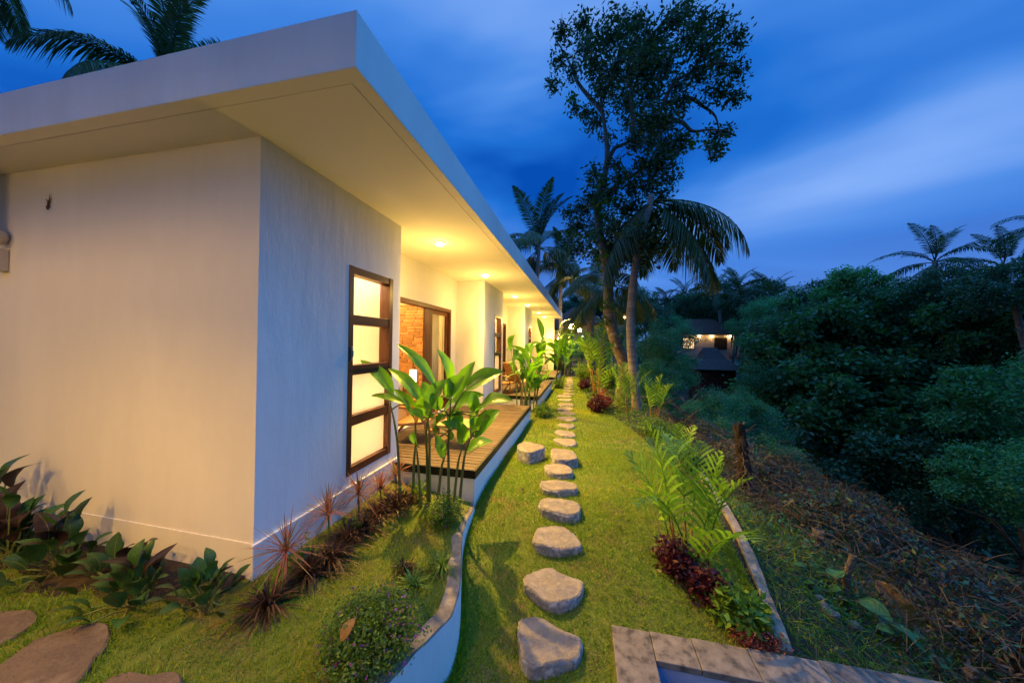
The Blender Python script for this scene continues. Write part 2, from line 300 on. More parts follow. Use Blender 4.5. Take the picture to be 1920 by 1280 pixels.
STONES = [[-0.307,0.066,[[-0.458,2.458],[-0.452,2.506],[-0.395,2.546],[-0.308,2.566],[-0.237,2.551],[-0.158,2.524],[-0.071,2.489],[-0.007,2.472],[0.023,2.442],[0.019,2.372],[0.004,2.321],[-0.037,2.279],[-0.095,2.256],[-0.136,2.229],[-0.216,2.192],[-0.297,2.164],[-0.332,2.174],[-0.374,2.213],[-0.419,2.307]]],[-0.216,0.056,[[-0.482,2.843],[-0.444,2.9],[-0.352,2.976],[-0.252,3.005],[-0.205,2.983],[-0.103,2.958],[0.007,2.914],[0.034,2.86],[0.008,2.768],[-0.07,2.682],[-0.168,2.639],[-0.248,2.639],[-0.334,2.673],[-0.415,2.723],[-0.462,2.756]]],[-0.089,0.059,[[-0.464,3.239],[-0.444,3.367],[-0.389,3.452],[-0.26,3.492],[-0.141,3.478],[-0.048,3.385],[0.009,3.271],[0.005,3.209],[-0.044,3.177],[-0.183,3.133],[-0.301,3.124],[-0.4,3.14],[-0.448,3.179]]],[0.027,0.079,[[-0.47,3.702],[-0.424,3.829],[-0.272,3.884],[-0.146,3.849],[-0.016,3.817],[-0.004,3.637],[-0.049,3.583],[-0.16,3.541],[-0.305,3.561],[-0.413,3.608]]],[0.076,0.079,[[-0.506,4.084],[-0.498,4.231],[-0.371,4.263],[-0.199,4.265],[-0.079,4.214],[-0.041,4.125],[-0.059,4.063],[-0.201,3.99],[-0.344,3.972],[-0.445,4.002]]],[0.086,0.086,[[-0.518,4.751],[-0.345,4.823],[-0.229,4.827],[-0.128,4.696],[-0.132,4.524],[-0.282,4.471],[-0.41,4.476],[-0.48,4.53]]],[0.153,0.153,[[-0.469,5.297],[-0.298,5.308],[-0.15,5.314],[-0.071,5.077],[-0.069,4.947],[-0.231,4.846],[-0.366,4.822],[-0.444,4.918]]],[0.196,0.196,[[-1.024,5.22],[-0.973,5.399],[-0.79,5.395],[-0.611,5.296],[-0.594,5.161],[-0.72,4.93],[-0.839,4.898],[-0.978,5.024]]],[0.059,0.059,[[-0.523,6.16],[-0.352,6.224],[-0.153,6.225],[-0.095,6.046],[-0.144,5.896],[-0.308,5.883],[-0.459,5.988]]],[0.053,0.053,[[-0.541,6.739],[-0.445,6.851],[-0.196,6.783],[-0.125,6.6],[-0.161,6.494],[-0.365,6.438],[-0.491,6.548]]],[0.046,0.046,[[-0.532,7.34],[-0.397,7.466],[-0.188,7.438],[-0.16,7.263],[-0.236,7.125],[-0.437,7.15]]],[0.04,0.04,[[-0.603,8.101],[-0.408,8.234],[-0.177,8.18],[-0.133,7.945],[-0.291,7.802],[-0.518,7.905]]],[0.033,0.033,[[-0.648,8.772],[-0.442,8.886],[-0.19,8.734],[-0.22,8.558],[-0.458,8.538]]],[0.04,0.04,[[-0.246,9.252],[-0.285,9.125],[-0.431,9.066],[-0.596,9.079],[-0.707,9.183],[-0.674,9.311],[-0.578,9.4],[-0.426,9.461],[-0.298,9.37]]],[0.04,0.04,[[-0.252,9.875],[-0.268,9.734],[-0.433,9.684],[-0.604,9.692],[-0.697,9.809],[-0.706,9.944],[-0.583,10.029],[-0.431,10.074],[-0.274,10.012]]],[0.04,0.04,[[-0.312,10.694],[-0.357,10.561],[-0.504,10.494],[-0.649,10.544],[-0.779,10.623],[-0.77,10.762],[-0.657,10.854],[-0.51,10.863],[-0.351,10.831]]],[0.04,0.04,[[-0.35,11.454],[-0.399,11.322],[-0.563,11.243],[-0.754,11.276],[-0.891,11.38],[-0.857,11.519],[-0.757,11.636],[-0.568,11.643],[-0.387,11.593]]],[0.04,0.04,[[-0.267,12.023],[-0.354,11.911],[-0.467,11.849],[-0.6,11.866],[-0.726,11.948],[-0.699,12.089],[-0.611,12.197],[-0.466,12.205],[-0.337,12.149]]],[0.04,0.04,[[-0.333,12.784],[-0.378,12.663],[-0.485,12.588],[-0.617,12.611],[-0.717,12.71],[-0.707,12.854],[-0.625,12.971],[-0.483,12.994],[-0.354,12.925]]],[0.04,0.04,[[-0.353,13.6],[-0.419,13.485],[-0.517,13.39],[-0.662,13.411],[-0.754,13.526],[-0.739,13.668],[-0.656,13.778],[-0.523,13.778],[-0.394,13.736]]],[0.04,0.04,[[-0.373,14.351],[-0.426,14.233],[-0.529,14.18],[-0.655,14.167],[-0.748,14.276],[-0.709,14.411],[-0.654,14.533],[-0.526,14.539],[-0.431,14.465]]],[0.04,0.04,[[-0.413,15.077],[-0.436,14.943],[-0.552,14.867],[-0.668,14.928],[-0.765,15.008],[-0.74,15.136],[-0.684,15.255],[-0.556,15.261],[-0.432,15.215]]],[0.04,0.04,[[-0.401,15.887],[-0.465,15.761],[-0.566,15.67],[-0.685,15.726],[-0.75,15.828],[-0.772,15.955],[-0.679,16.036],[-0.573,16.064],[-0.468,16.009]]],[0.04,0.04,[[-0.439,16.537],[-0.495,16.423],[-0.587,16.367],[-0.705,16.352],[-0.764,16.473],[-0.791,16.612],[-0.706,16.723],[-0.585,16.723],[-0.485,16.661]]],[0.04,0.04,[[-0.496,17.164],[-0.53,17.034],[-0.629,16.967],[-0.74,16.993],[-0.815,17.095],[-0.827,17.238],[-0.739,17.333],[-0.63,17.353],[-0.527,17.296]]],[0.04,0.04,[[-0.525,17.784],[-0.557,17.665],[-0.638,17.568],[-0.745,17.614],[-0.814,17.716],[-0.794,17.842],[-0.743,17.949],[-0.641,17.98],[-0.565,17.894]]]]
FLAGS = [[[-2.916,1.081],[-2.95,1.201],[-2.898,1.285],[-2.826,1.336],[-2.713,1.37],[-2.58,1.314],[-2.503,1.258],[-2.474,1.207],[-2.412,1.157],[-2.374,1.088],[-2.396,0.969],[-2.638,0.929],[-2.89,1.005]],[[-3.574,1.238],[-3.462,1.28],[-3.295,1.324],[-3.195,1.313],[-3.121,1.28],[-3.085,1.207],[-3.088,1.144],[-3.15,1.093]],[[-2.264,1.114],[-2.265,1.162],[-2.212,1.192],[-2.093,1.202],[-2.026,1.233],[-1.952,1.245],[-1.862,1.198],[-1.805,1.124],[-1.975,1.067],[-2.166,1.073]]]
CURB = [[-1.178,3.524],[-1.164,3.395],[-1.152,3.21],[-1.11,2.977],[-1.005,2.678],[-0.898,2.379],[-0.854,2.183],[-0.853,2.032],[-0.915,1.874],[-0.96,1.747],[-1.005,1.586]]
HLEAVES = [[[-1.449,3.07,1.371],[-1.889,3.036,1.827],0.108,False],[[-1.689,3.25,1.151],[-2.093,3.223,1.573],0.13,False],[[-2.165,3.43,1.215],[-2.403,3.174,1.645],0.137,False],[[-1.849,3.16,1.174],[-2.251,3.131,1.257],0.087,False],[[-1.425,3.34,1.351],[-1.523,3.247,1.772],0.123,False],[[-1.57,3.07,1.104],[-1.346,3.062,1.477],0.166,False],[[-1.434,3.25,1.256],[-1.176,3.111,1.507],0.166,False],[[-1.41,3.43,1.197],[-1.184,3.433,1.641],0.137,False],[[-1.177,3.16,1.357],[-0.793,3.175,1.572],0.195,False],[[-1.369,3.34,0.981],[-0.98,3.069,1.35],0.209,False],[[-1.02,3.07,1.124],[-0.615,2.814,1.355],0.166,False],[[-1.092,3.25,0.857],[-0.833,3.24,1.157],0.195,False],[[-1.249,3.43,0.621],[-0.986,3.535,0.754],0.151,False],[[-1.355,3.16,0.833],[-1.341,2.98,1.067],0.137,False],[[-1.788,3.34,0.667],[-1.789,3.243,0.86],0.144,False],[[-1.375,3.07,0.671],[-1.436,3.027,0.922],0.087,False],[[-1.232,3.25,0.772],[-1.209,3.098,1.048],0.123,False],[[-1.186,3.43,0.815],[-1.159,3.296,1.081],0.137,False],[[-1.532,3.16,0.938],[-1.49,3.005,1.122],0.115,False],[[-1.846,3.34,0.982],[-2.017,3.208,1.327],0.115,False],[[-1.05,3.07,1.164],[-1.054,3.028,1.367],0.094,False],[[-1.778,3.25,0.944],[-1.759,3.09,1.191],0.072,True],[[-1.684,3.43,1.069],[-1.557,3.301,1.304],0.13,False],[[-1.331,3.16,1.276],[-1.315,3.189,1.48],0.087,False],[[-1.639,3.34,0.995],[-1.637,3.071,1.275],0.13,False],[[-1.414,3.07,1.156],[-1.485,3.018,1.334],0.115,False],[[-1.267,3.25,0.919],[-1.373,3.264,1.12],0.137,False],[[-1.222,3.43,0.97],[-1.012,3.274,1.199],0.144,False],[[-1.483,3.16,0.897],[-1.337,2.969,1.139],0.123,False],[[-1.418,3.34,0.9],[-1.305,3.382,1.101],0.13,False],[[-0.989,3.07,0.986],[-0.849,2.885,1.174],0.115,False],[[-1.694,3.25,0.981],[-1.748,3.045,1.142],0.101,False],[[-1.544,3.43,0.981],[-1.302,3.324,1.251],0.144,False],[[-1.553,3.16,1.22],[-1.654,3.159,1.425],0.108,False]]
HSTEMS = [[[-1.885,3.15,0.263],[-1.926,3.15,0.669],[-1.974,3.15,0.97],[-2.038,3.15,1.196]],[[-1.826,3.3,0.173],[-1.816,3.3,0.552],[-1.802,3.3,0.742],[-1.815,3.3,0.992]],[[-1.67,3.2,0.197],[-1.708,3.2,0.474],[-1.738,3.2,0.715]],[[-1.645,3.35,0.132],[-1.656,3.35,0.549],[-1.667,3.35,0.864],[-1.713,3.35,1.035]],[[-1.514,3.25,0.215],[-1.469,3.25,0.479],[-1.439,3.25,0.603],[-1.394,3.25,0.804]],[[-1.333,3.15,0.244],[-1.343,3.15,0.573],[-1.35,3.15,0.821],[-1.339,3.15,1.086]],[[-1.282,3.3,0.181],[-1.246,3.3,0.451],[-1.218,3.3,0.667],[-1.157,3.3,0.853]],[[-1.311,3.2,0.254],[-1.264,3.2,0.547],[-1.221,3.2,0.743]],[[-1.666,3.35,0.153],[-1.687,3.35,0.546],[-1.701,3.35,0.862],[-1.646,3.35,1.119],[-1.581,3.35,1.327]]]
TCL = [[-0.747,9.703,11.149,0.344],[-0.122,10.088,11.66,0.344],[-0.835,10.138,10.692,0.31],[-1.107,10.925,10.606,0.31],[-0.437,10.303,10.423,0.31],[0.02,11.395,12.074,0.551],[0.611,9.474,10.55,0.62],[1.077,10.057,11.393,0.413],[1.593,10.663,11.947,0.344],[1.519,11.478,11.876,0.688],[1.908,10.263,10.846,0.551],[0.813,9.63,9.661,0.688],[1.468,9.339,9.312,0.688],[0.501,10.473,9.794,0.482],[0.149,9.751,10.062,0.413],[1.308,11.259,9.912,0.551],[2.063,11.348,10.083,0.551],[2.054,9.514,9.539,0.551],[2.36,9.935,11.084,0.413],[2.999,11.045,12.316,0.413],[3.345,10.748,11.617,0.482],[3.984,11.043,11.71,0.413],[4.04,10.129,10.453,0.344],[3.162,9.622,9.914,0.413],[2.882,9.963,10.516,0.413],[3.987,11.017,10.481,0.413],[4.067,10.04,9.461,0.31],[3.097,10.077,9.529,0.413],[3.653,10.226,9.125,0.413],[4.115,10.274,8.906,0.31],[2.696,10.242,8.902,0.344],[2.835,11.283,10.2,0.413],[2.082,9.557,8.014,0.482],[1.679,9.186,7.818,0.482],[1.531,11.331,9.282,0.413],[0.268,11.198,9.359,0.413],[-0.021,11.082,9.611,0.275],[-0.355,10.32,9.26,0.241],[3.923,11.109,8.412,0.31],[4.153,10.924,8.332,0.241],[3.594,10.011,7.393,0.275],[3.698,10.615,7.483,0.172],[2.081,11.343,8.574,0.551],[2.5,10.856,8.021,0.551],[1.418,10.433,8.027,0.344],[2.672,10.105,7.742,0.275],[2.068,9.955,7.036,0.551],[1.594,9.923,7.067,0.344],[0.972,9.644,6.609,0.344],[1.46,10.617,6.782,0.482],[1.841,9.953,6.494,0.413],[2.631,10.834,7.05,0.275],[0.253,9.763,6.928,0.275],[0.217,10.824,7.132,0.207],[-0.047,10.807,6.297,0.413],[-0.258,11.29,5.916,0.413],[0.602,11.372,6.186,0.482],[0.33,11.519,5.586,0.551],[0.836,10.615,5.059,0.551],[1.284,9.207,4.721,0.482],[2.096,10.915,5.907,0.413],[1.775,9.481,4.603,0.551],[-0.218,9.98,4.721,0.413],[1.226,10.742,6.175,0.413],[0.738,10.439,6.492,0.31],[0.842,10.279,7.338,0.275],[0.574,11.091,7.015,0.31],[1.471,10.636,6.113,0.413],[1.641,10.067,5.231,0.413],[0.894,9.88,5.274,0.413],[0.468,11.159,4.81,0.413],[1.2,10.352,4.563,0.413],[0.672,10.795,8.475,0.275],[1.664,10.141,4.358,0.344],[0.142,9.976,6.332,0.275],[2.245,10.461,6.376,0.344],[-0.536,10.844,6.204,0.275]]
TTRUNK = [[1.222,10.4,-0.489],[1.182,10.4,0.24],[1.263,10.4,1.138],[0.972,10.4,1.948],[0.773,10.4,2.768],[0.73,10.4,3.592],[0.633,10.4,4.465],[0.425,10.4,5.486],[0.38,10.4,6.368],[0.597,10.4,7.159],[0.653,10.4,7.827],[0.579,10.4,8.51],[0.435,10.4,9.545],[0.356,10.4,10.576]]
TLIMBS = [[[0.596,10.4,7.227],[0.858,10.55,7.96],[1.195,10.7,8.181],[1.729,10.85,8.657],[2.07,11.0,9.404],[2.015,11.15,10.928]],[[1.904,10.4,8.343],[2.233,10.28,8.996],[2.493,10.16,9.504],[2.915,10.04,9.652],[3.15,9.92,10.122],[3.215,9.8,10.483]],[[2.259,10.4,9.08],[2.999,10.5,9.208],[3.385,10.6,8.999],[3.773,10.7,8.691],[3.933,10.8,8.085]],[[1.902,10.4,8.475],[2.658,10.3,8.439],[2.982,10.2,8.046],[3.345,10.1,7.967],[3.747,10.0,7.851]],[[0.507,10.4,9.061],[-0.238,10.6,10.214],[-0.605,10.8,11.221],[-1.064,11.0,12.211]],[[1.412,10.4,8.14],[1.41,10.6,10.566],[2.315,10.8,11.938],[2.64,11.0,12.481]],[[0.435,10.4,9.545],[0.853,10.1,10.042],[1.055,9.8,10.707]],[[3.02,10.4,9.932],[3.818,10.55,10.18],[4.334,10.7,10.026]],[[0.416,10.4,6.163],[0.022,10.6,6.207],[-0.317,10.8,5.744]],[[0.38,10.4,6.368],[1.153,10.2,6.806],[1.843,10.0,7.083],[2.144,9.8,7.434]]]
PTRUNK = [[1.542,9.7,-0.455],[1.474,9.7,0.443],[1.345,9.7,1.645],[1.305,9.7,2.552],[1.35,9.7,3.461],[1.533,9.7,4.815],[1.749,9.7,5.63],[1.828,9.7,6.075]]
ATRUNK = [[0.74,12.5,-0.021],[0.707,12.5,0.969],[0.784,12.5,2.359],[0.883,12.5,3.548],[1.049,12.5,5.324]]
JT = [[13.043,21.45,2.204,3.288,0],[16.205,22.425,2.256,3.338,0],[12.367,18.525,-0.877,3.048,0],[11.52,21.45,-0.249,2.737,0],[15.386,19.5,0.148,2.85,0],[19.928,23.4,2.316,2.754,0],[12.742,16.575,-2.485,2.433,2],[10.304,17.55,-3.265,2.454,2],[5.336,11.5,-1.134,1.161,1],[16.544,17.55,2.669,2.463,0],[14.001,14.04,0.043,1.938,3],[14.816,16.575,-0.807,1.926,2],[12.087,12.285,-1.903,1.391,3],[12.794,14.625,-3.353,1.706,2],[10.974,15.6,-4.01,1.693,2],[12.692,25.35,-2.119,2.175,1],[3.623,15.0,0.88,1.324,1],[3.514,16.0,1.784,1.469,1],[4.844,14.0,-0.713,1.039,1],[3.166,12.0,-0.188,1.271,1],[3.984,11.5,-0.732,1.194,1],[2.452,11.0,-1.218,0.84,1],[5.314,12.5,-0.706,1.092,1],[9.55,20.0,-0.014,1.295,1],[2.537,13.0,0.391,1.0,1],[3.212,10.5,-0.537,0.975,1],[3.801,9.5,-0.942,0.862,1],[4.506,9.2,-1.045,0.764,1],[2.453,9.0,-1.031,0.679,1],[5.606,13.0,-0.425,0.983,1],[6.996,30.0,3.197,1.739,1],[5.522,28.0,3.877,1.637,2],[13.256,30.0,3.061,1.656,1],[12.487,26.0,2.047,1.571,1],[12.712,24.0,2.732,1.876,2],[16.747,43.0,5.72,2.657,2],[13.297,44.0,6.026,2.908,2],[16.579,36.0,4.975,2.499,2],[12.318,22.0,3.13,1.707,1],[18.3,44.0,4.39,3.215,2],[17.132,50.0,7.701,4.092,2],[15.321,30.0,4.448,2.571,1],[14.882,25.0,4.882,2.098,2],[21.171,46.0,7.174,3.659,2],[14.886,22.0,4.797,1.809,0],[15.535,20.0,4.096,1.602,2],[16.054,18.0,4.432,1.398,2],[14.79,15.0,4.069,1.324,2],[10.703,46.0,5.882,3.511,2],[8.019,50.0,7.799,3.104,2],[-0.309,46.0,7.778,2.668,2],[2.444,44.0,7.135,2.797,2],[-2.274,42.0,6.261,2.051,2],[-4.097,40.0,4.749,1.973,2],[3.063,30.0,3.079,1.886,1],[1.084,26.0,2.076,1.243,1],[-1.153,22.0,1.476,0.859,1],[-0.097,21.0,1.343,0.879,1]]
LX = [-4.159,-3.652,-3.135,-2.749,-2.262,-4.48]
def sheet(name, poly_fn, u, v, mat):
    V = []; F = []
    for j in range(len(v)):
        for i in range(len(u)): V.append(poly_fn(u[i], v[j]))
    n = len(u)
    for j in range(len(v)-1):
        for i in range(n-1): F.append((j*n+i, j*n+i+1, (j+1)*n+i+1, (j+1)*n+i))
    return setp(mk(name, V, F, mat, smooth=True), kind='structure')
def lawn_right(y):   # right-hand limit of the mown lawn
    return np.interp(y, [0, 2.57, 2.58, 5, 6, 8, 9.8, 11.5, 14, 18.5], [.25, .25, 1.42, 1.45, 1.35, .95, .55, .15, -.05, -.2])
sheet('lawn', lambda u, y: (-1.6+(float(lawn_right(y))+1.6)*u, y, float(lawn_z(y))), np.linspace(0, 1, 12), np.concatenate([np.linspace(.3, 2.57, 14), np.linspace(2.58, 18.6, 70)]), m_lawn)
# raised lawn beside the villa, held by the curved white wall
curb = smooth_path([(x, y) for x, y in CURB]+[(-1.03, 1.35), (-1.04, 1.0), (-1.04, .3), (-1.04, -1.0)], 5)
cy_ = curb[::-1, 1]; cx_ = curb[::-1, 0]
def curb_x(y): return np.interp(y, cy_, cx_)
sheet('raised_lawn', lambda u, y: (-9.0+(float(curb_x(y))-.05+9.0)*u, y, float(planter_z(-9.0+(float(curb_x(y))-.05+9.0)*u, y))), np.linspace(0, 1, 40), np.linspace(-1, 3.56, 30), m_lawn)
bxs = np.linspace(-9, -2.32, 110); bed_y = 1.50+.05*np.sin(bxs*4.1)+.035*np.sin(bxs*9.7+1)+.02*np.sin(bxs*23); bed_y[-1] = 1.80
setp(mk('planting_bed', [(x, y, .153) for x, y in zip(bxs, bed_y)]+[(x, 1.70, .175) for x in bxs]+[(x, 1.862, .17) for x in bxs], [(i, i+1, 111+i, 110+i) for i in range(109)]+[(110+i, 111+i, 221+i, 220+i) for i in range(109)], m_soil, smooth=True), kind='structure')
cv = []; cf = []
for i, (x, y) in enumerate(curb):
    t = curb[min(i+1, len(curb)-1)]-curb[max(i-1, 0)]; t /= np.hypot(*t); nrm = np.array([-t[1], t[0]]); nrm *= 1 if nrm[0] > 0 else -1
    q = np.array([x, y])-nrm*.115
    zt = .006*math.sin(i*.9)
    cv += [(x, y, -.75), (x, y, zt-.012), (x-.008, y, zt), (q[0]+.008, q[1], zt), (q[0], q[1], zt-.012), (q[0], q[1], -.3)]
for i in range(len(curb)-1):
    for k in range(5): cf.append((i*6+k, i*6+k+1, (i+1)*6+k+1, (i+1)*6+k))
nf = len(curb)-1
mi = [0 if k == 0 else 1 for i in range(nf) for k in range(5)]
pw = mk('planter_wall', cv, cf, None, mats=[m_white, m_conc], mi=mi, smooth=False)
setp(pw, 'low curved white garden wall with bare weathered top holding the raised lawn', 'garden wall')
# ------------------------------------------------------------------ villa
CZ = 3.30; XW = -2.268; XB = -2.95; XF = -1.195; PITCH = 5.40; FLOOR = .36
Y0 = [1.868+PITCH*k for k in range(3)]; Y1 = [y+1.83 for y in Y0]; YE = 18.25
villa = empty('villa', (-2.268, 1.868, .0), 'long white flat-roofed villa with lit porches and deep eaves', 'villa')
fx = lambda x: (lambda u, v, t: (x+t, u, v))
fy = lambda y: (lambda u, v, t: (u, y+t, v))
V, F = slab([-10, XW-.001], [-.3, CZ+.1], set(), 0, .14, fy(Y0[0])); mk('front_wall', V, F, m_front, villa)
for k in range(3):
    a, b = Y0[k], Y1[k]
    V, F = slab([a+(.0015 if k == 0 else 0.0), a+.915, a+1.665, b], [-.3, .50, 2.60, CZ+.1], {(1, 1)}, -.14, 0, fx(XW)); mk('side_wall', V, F, m_white, villa)
    if k: V, F = slab([-9, XW-.141], [-.3, CZ+.1], set(), 0, .14, fy(a)); mk('porch_end_wall', V, F, m_front, villa)
    V, F = slab([-9, XW-.141], [-.3, CZ+.1], set(), -.14, 0, fy(b)); mk('cross_wall', V, F, m_front, villa)
    nx = Y0[k+1] if k < 2 else YE
    V, F = slab([b+.001, b+.55, nx-.36, nx-.001], [-.3, FLOOR+.02, 2.585, CZ+.1], {(1, 1)}, -.14, 0, fx(XB)); mk('porch_wall', V, F, m_front, villa)
    # plinth ledge
    box('plinth', (XW+.001, XW+.026, a-.024 if k == 0 else a+.002, b-.002, -.3, .40), m_white, villa, .006)
box('plinth', (-9.9, XW+.0005, Y0[0]-.009, Y0[0]-.001, -.3, .40), m_front, villa, .003)
V, F = slab([-10, XF-.4], [-.3, CZ+.1], set(), -.14, 0, fy(YE+.141)); mk('end_wall', V, F, m_front, villa)
V, F = slab([Y0[0], YE], [-.3, CZ+.1], set(), 0, .14, fx(-9.2)); mk('rear_wall', V, F, m_front, villa)
box('room_floor', (-9, XB-.15, Y1[0], YE, -.2, FLOOR-.01), m_floor, villa)
# roof: fascia ring, deck, soffit with shadow-gap groove
RX0, RX1, RY0, RY1, RZ = -10.6, XF, 1.486, 18.93, 3.60
g = .095
roof = mk('roof', *boxes([(RX0, RX1, RY0, RY0+g, CZ, RZ), (RX0, RX1, RY1-g, RY1, CZ, RZ), (RX1-g, RX1, RY0+g, RY1-g, CZ, RZ), (RX0, RX0+g, RY0+g, RY1-g, CZ, RZ), (RX0+g, RX1-g, RY0+g, RY1-g, CZ+.12, RZ-.05)]), m_fascia, villa)
box('soffit', (RX0+g, RX1-g-.010, RY0+g+.009, RY1-g-.01, CZ+.004, CZ+.05), m_soff, roof)
box('fascia_underside', [(RX0, RX1-.002, RY0+.002, RY0+g-.002, CZ-.003, CZ+.01), (RX1-g+.002, RX1-.002, RY0+g-.001, RY1-.002, CZ-.003, CZ+.01)], m_soff, roof)
# windows: four stacked panes, upper two clear, lower two frosted
def window(k):
    a, b = Y0[k]+.915, Y0[k]+1.665; z0, z1 = .50, 2.60
    L = [(XW-.13, XW+.006, a, a+.065, z0, z1), (XW-.13, XW+.006, b-.065, b, z0, z1)]
    w = mk('window', *boxes(L), m_wood, villa)
    zs = [z0, z0+.075]; rows = []
    ph = (z1-z0-.075*2-.10*3)/4; z = z0
    rails = []
    for i in range(5):
        h = .075 if i in (0, 4) else .10
        rails.append((XW-.12, XW+.002, a+.065, b-.065, z, z+h)); z += h
        if i < 4: rows.append((z, z+ph)); z += ph
    for r in rails: box('rail', r, m_woodh, w, .004)
    box('sash_joint', (XW+.002, XW+.008, a+.02, b-.02, rows[1][1]+.045, rows[1][1]+.055), m_trim, w)
    for i, (p, q) in enumerate(rows):
        box('frosted_pane' if i < 2 else 'clear_pane', (XW-.055, XW-.049, a+.066, b-.066, p+.001, q-.001), m_frost if i < 2 else m_glass, w)
    box('window_handle', [(XW+.006, XW+.018, a+.028, a+.048, rows[2][0]+.05, rows[2][0]+.19), (XW+.018, XW+.034, a+.033, a+.043, rows[2][0]+.09, rows[2][0]+.15)], m_steel, w, .004)
    # washroom behind: pale back wall and lit ceiling lamp
    box('washroom_wall', (XW-1.25, XW-1.2, Y0[k]+.15, Y1[k]-.15, -.2, CZ), m_linen, villa)
    ld = bpy.data.lights.new('washroom_light', 'POINT'); ld.energy = 76; ld.color = (1, .64, .27); ld.shadow_soft_size = .12
    lo = bpy.data.objects.new('washroom_light', ld); COL.objects.link(lo); lo.location = (XW-.62, a+.2, 2.75)
    ld2 = ld.copy(); ld2.energy = 40; lo2 = bpy.data.objects.new('washroom_light', ld2); COL.objects.link(lo2); lo2.location = (XW-.6, a+.25, 1.0)
for k in range(3): window(k)
# sliding doors
def door(k):
    a = Y1[k]+.55; b = (Y0[k+1] if k < 2 else YE)-.36; z0, z1 = FLOOR+.02, 2.585
    d = mk('sliding_door', *boxes([(XB-.13, XB+.012, a, b, z1-.075, z1), (XB-.13, XB+.012, b-.06, b, z0, z1-.075), (XB-.13, XB+.012, a, a+.06, z0, z1-.075)]), m_wood, villa)
    # open leaf slid to the far end
    L = b-.06
    box('leaf_stile', (XB-.10, XB-.055, L-1.06, L-.74, z0+.01, z1-.08), m_wood, d, .004)
    box('leaf_stile', (XB-.10, XB-.055, L-.055, L-.002, z0+.01, z1-.08), m_wood, d, .004)
    box('leaf_rail', (XB-.10, XB-.055, L-.739, L-.056, z1-.16, z1-.081), m_woodh, d)
    box('leaf_rail', (XB-.10, XB-.055, L-.739, L-.056, z0+.01, z0+.14), m_woodh, d)
    box('glass_pane', (XB-.08, XB-.074, L-.738, L-.057, z0+.141, z1-.161), m_glass, d)
    box('pull_handle', (XB-.055, XB-.04, L-1.03, L-1.0, z0+.85, z0+1.05), m_blackm, d, .004)
    # gathered curtain behind the fixed glass
    t = np.linspace(0, 1, 60); Vc = []; 
    for z in (z0+.02, z1-.1):
        for s in t: Vc.append((XB-.24+.04*math.sin(s*38), L-.72+.66*s, z))
    c = mk('curtain', Vc, [(i, i+1, 61+i, 60+i) for i in range(59)], m_curt, smooth=True)
    c.modifiers.new('thick', 'SOLIDIFY').thickness = .006
    setp(c, 'cream curtain gathered behind the glass of the %s porch door' % ('first', 'second', 'third')[k], 'curtain')
    ld = bpy.data.lights.new('room_light', 'POINT'); ld.energy = 300; ld.color = (1, .64, .2); ld.shadow_soft_size = .15
    lo = bpy.data.objects.new('room_light', ld); COL.objects.link(lo); lo.location = (-4.3, a+1.3, 2.95)
for k in range(3): door(k)
# brick feature wall of the first bedroom (faces the camera through the open door)
bw = mk('brick_wall', *boxes([(-7.0, XB-.35, Y0[1]-.03, Y0[1]-.002, FLOOR-.01, CZ)]), m_mortar, villa)
bme = {}
nb = 0
row = 0; z = .62
while z < 2.78:
    x = XB-.42-random.uniform(0, .2)
    while x > -5.05 and nb < 298:
        L = random.choice((.20, .235, .26, .30)); h = .062
        if L not in bme:
            Vb, Fb = boxes([(-L/2+.007, L/2-.007, -.014, .014, -h/2+.001, h/2-.001)]); bme[L] = make_mesh('brick', Vb, Fb, m_brick)
        link('brick', bme[L], bw, (x-L/2+2.268, Y0[1]-.038-random.uniform(0, .008)-1.868, z)); nb += 1; x -= L
    z += .075; row += 1
# downlights
def downlight(y, first, x=-2.07, w=1500.0, tilt=26.0, spread=112, c=(1.0, 0.59, 0.11), sp=50.0, bl=1.0):
    e = empty('downlight', (x, y, CZ), 'round recessed downlight glowing in the villa soffit', 'downlight', 'downlights along the soffit')
    if first is None:
        V1, F1 = tube([(0, 0, .003), (0, 0, -.012)], [.075, .068], 20); r = link('trim_ring', make_mesh('trim_ring', V1, F1, m_linen, True), e)
        V2, F2 = ball((0, 0, -.012), .062, 16, 8, (1, 1, .5)); b = link('lamp_lens', make_mesh('lamp_lens', V2, F2, emis('lamp_glow', (1, .84, .5), 60), True), e)
    else:
        for ch in first.children:
            if ch.type == 'MESH': cc = ch.copy(); COL.objects.link(cc); cc.parent = e
    ld = bpy.data.lights.new('downlight_beam', 'SPOT'); ld.energy = w; ld.color = c; ld.shadow_soft_size = .03; ld.spot_size = rad(spread); ld.spot_blend = bl
    lo = bpy.data.objects.new('downlight_beam', ld); COL.objects.link(lo); lo.parent = e; lo.location = (0, 0, -.06); lo.rotation_euler = (0, rad(-tilt), 0)
    lg = bpy.data.lights.new('downlight_spill', 'POINT'); lg.energy = sp; lg.color = (1, .63, .15); lg.shadow_soft_size = .05
    lo = bpy.data.objects.new('downlight_spill', lg); COL.objects.link(lo); lo.parent = e; lo.location = (0, 0, -.75)
    return e
d0 = None
for k in range(3):
    for y in (4.4, 6.68):
        e = downlight(y+PITCH*k, d0); d0 = d0 or e; e['label'] = '%s glowing soffit downlight counted from the near corner of the villa' % ('first', 'second', 'third', 'fourth', 'fifth', 'sixth')[2*k+(y > 5)]
